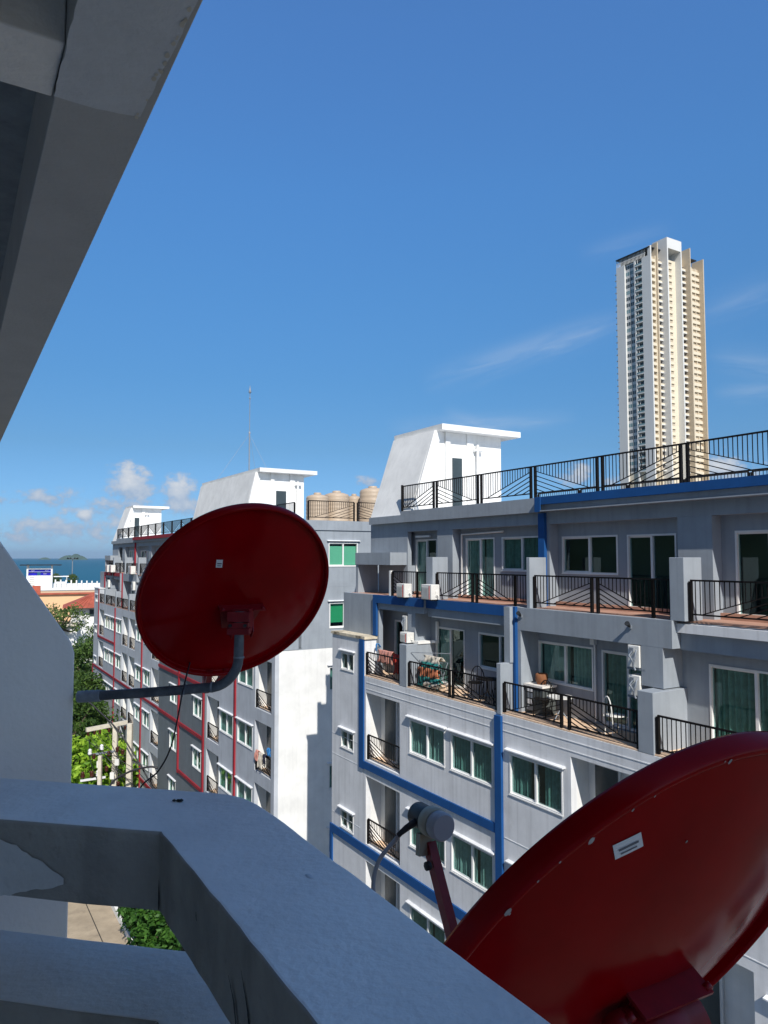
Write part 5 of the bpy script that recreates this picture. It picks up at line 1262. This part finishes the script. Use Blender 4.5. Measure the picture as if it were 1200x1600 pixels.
# thin high wisps
wisp = None
for (xa, ya, xb, yb, wd_, st_) in ((655, 602, 985, 492, 20, .30), (600, 668, 905, 652, 13, .26), (1085, 500, 1230, 440, 26, .16), (1100, 560, 1260, 575, 26, .20), (690, 640, 800, 690, 12, .20), (1110, 618, 1240, 606, 14, .22), (900, 400, 1060, 352, 16, .10)):
    ua, va = px(xa, ya); ub, vb = px(xb, yb); dx_, dy_ = ub - ua, vb - va; L_ = math.hypot(dx_, dy_); dx_ /= L_; dy_ /= L_
    pu, pv = mth('SUBTRACT', U, ua), mth('SUBTRACT', Vv, va)
    al_ = mth('DIVIDE', mth('ADD', mth('MULTIPLY', pu, dx_), mth('MULTIPLY', pv, dy_)), L_); pe = mth('SUBTRACT', mth('MULTIPLY', pv, dx_), mth('MULTIPLY', pu, dy_))
    cw = n.new('ShaderNodeCombineXYZ'); l.new(mth('MULTIPLY', al_, L_ * 9), cw.inputs[0]); l.new(mth('MULTIPLY', pe, 70), cw.inputs[1]); cw.inputs[2].default_value = xa * .01
    nw = noise(cw.outputs[0], 1.0, 6, .6, .5)
    pe2 = mth('DIVIDE', mth('ADD', pe, mth('MULTIPLY', mth('SUBTRACT', nw, .5), wd_ / 1156. * 1.4)), wd_ / 1156.)
    g_ = mth('POWER', 2.718, mth('MULTIPLY', mth('MULTIPLY', pe2, pe2), -1.2))
    e_ = mth('MULTIPLY', mth('MULTIPLY', al_, mth('SUBTRACT', 1.0, al_)), 4.0, clamp=True)
    ww = mth('MULTIPLY', mth('MULTIPLY', g_, e_), mth('MULTIPLY', mth('MULTIPLY', nw, nw), st_ * 2.2))
    wisp = ww if wisp is None else mth('ADD', wisp, ww, clamp=True)
wisp = mth('MULTIPLY', wisp, front)
tn = n.new('ShaderNodeValToRGB'); l.new(sx.outputs[2], tn.inputs[0]); rp_ = tn.color_ramp
RA = ((0.0, (.285, .48, .88)), (.06, (.295, .49, .78)), (.144, (.31, .50, .66)), (.23, (.335, .60, .78)), (.347, (.42, .77, 1.0)), (.452, (.505, .917, 1.21)), (.604, (.63, 1.05, 1.41)), (1.0, (.8, 1.15, 1.45)))
rp_.elements[0].position = 0; rp_.elements[1].position = 1
for p_, c_ in RA[1:-1]: rp_.elements.new(p_)
for e_, (p_, c_) in zip(rp_.elements, RA): e_.position = p_; e_.color = (*c_, 1)
bk = n.new('ShaderNodeMapRange'); bk.interpolation_type = 'SMOOTHSTEP'; bk.inputs[1].default_value = -.35; bk.inputs[2].default_value = .30; l.new(sx.outputs[1], bk.inputs[0])
lr = n.new('ShaderNodeMapRange'); lr.interpolation_type = 'SMOOTHSTEP'; lr.inputs[1].default_value = -.55; lr.inputs[2].default_value = .25; l.new(sx.outputs[0], lr.inputs[0])
tl = n.new('ShaderNodeMix'); tl.data_type = 'RGBA'; l.new(lr.outputs[0], tl.inputs[0]); tl.inputs[6].default_value = (.22, .27, .33, 1); tl.inputs[7].default_value = (.95, .97, 1.0, 1)
tb2 = n.new('ShaderNodeMix'); tb2.data_type = 'RGBA'; l.new(bk.outputs[0], tb2.inputs[0]); l.new(tl.outputs[2], tb2.inputs[6]); l.new(tn.outputs[0], tb2.inputs[7])
tm = n.new('ShaderNodeMix'); tm.data_type = 'RGBA'; tm.blend_type = 'MULTIPLY'; tm.inputs[0].default_value = 1; l.new(sk.outputs[0], tm.inputs[6]); l.new(tb2.outputs[2], tm.inputs[7])
s1 = n.new('ShaderNodeMix'); s1.data_type = 'RGBA'; l.new(wisp, s1.inputs[0]); l.new(tm.outputs[2], s1.inputs[6]); s1.inputs[7].default_value = (.62 / STR, .70 / STR, .80 / STR, 1)
s2_ = n.new('ShaderNodeMix'); s2_.data_type = 'RGBA'; l.new(mth('MULTIPLY', mth('MULTIPLY', al.outputs[0], front), .92), s2_.inputs[0]); l.new(s1.outputs[2], s2_.inputs[6]); l.new(cc_.outputs[2], s2_.inputs[7])
l.new(s2_.outputs[2], bg.inputs['Color'])
hz = MB(); hz.box(-26000, 26000, -26000, 26000, -26, 175); ho = hz.mesh('haze', 'sea'); ho.materials.clear(); hm = bpy.data.materials.new('haze'); hm.use_nodes = True
hn = hm.node_tree.nodes; hn.remove(hn['Principled BSDF']); pv_ = hn.new('ShaderNodeVolumePrincipled'); pv_.inputs['Color'].default_value = (.66, .83, 1.0, 1); pv_.inputs['Density'].default_value = HZD; pv_.inputs['Anisotropy'].default_value = .2
hm.node_tree.links.new(pv_.outputs[0], hn['Material Output'].inputs['Volume']); ho.materials.append(hm); hob = bpy.data.objects.new('haze', ho); COL.objects.link(hob); hob['kind'] = 'stuff'
cam = bpy.data.cameras.new('camera'); co = bpy.data.objects.new('camera', cam); COL.objects.link(co)
cam.sensor_fit = 'VERTICAL'; cam.sensor_height = 36; cam.lens = 36 * 1156 / 1600; cam.clip_start = .05; cam.clip_end = 120000
co.location = (0, 0, 0); co.rotation_euler = (R(90) + math.atan(71 / 1156.), 0, 0); sc.camera = co
sc.view_settings.view_transform = 'Standard'; sc.view_settings.look = 'None'; sc.view_settings.exposure = 0; sc.view_settings.gamma = 1; sc.view_settings.use_curve_mapping = False
sc.cycles.max_bounces = 8; sc.cycles.transparent_max_bounces = 12; sc.cycles.use_denoising = True
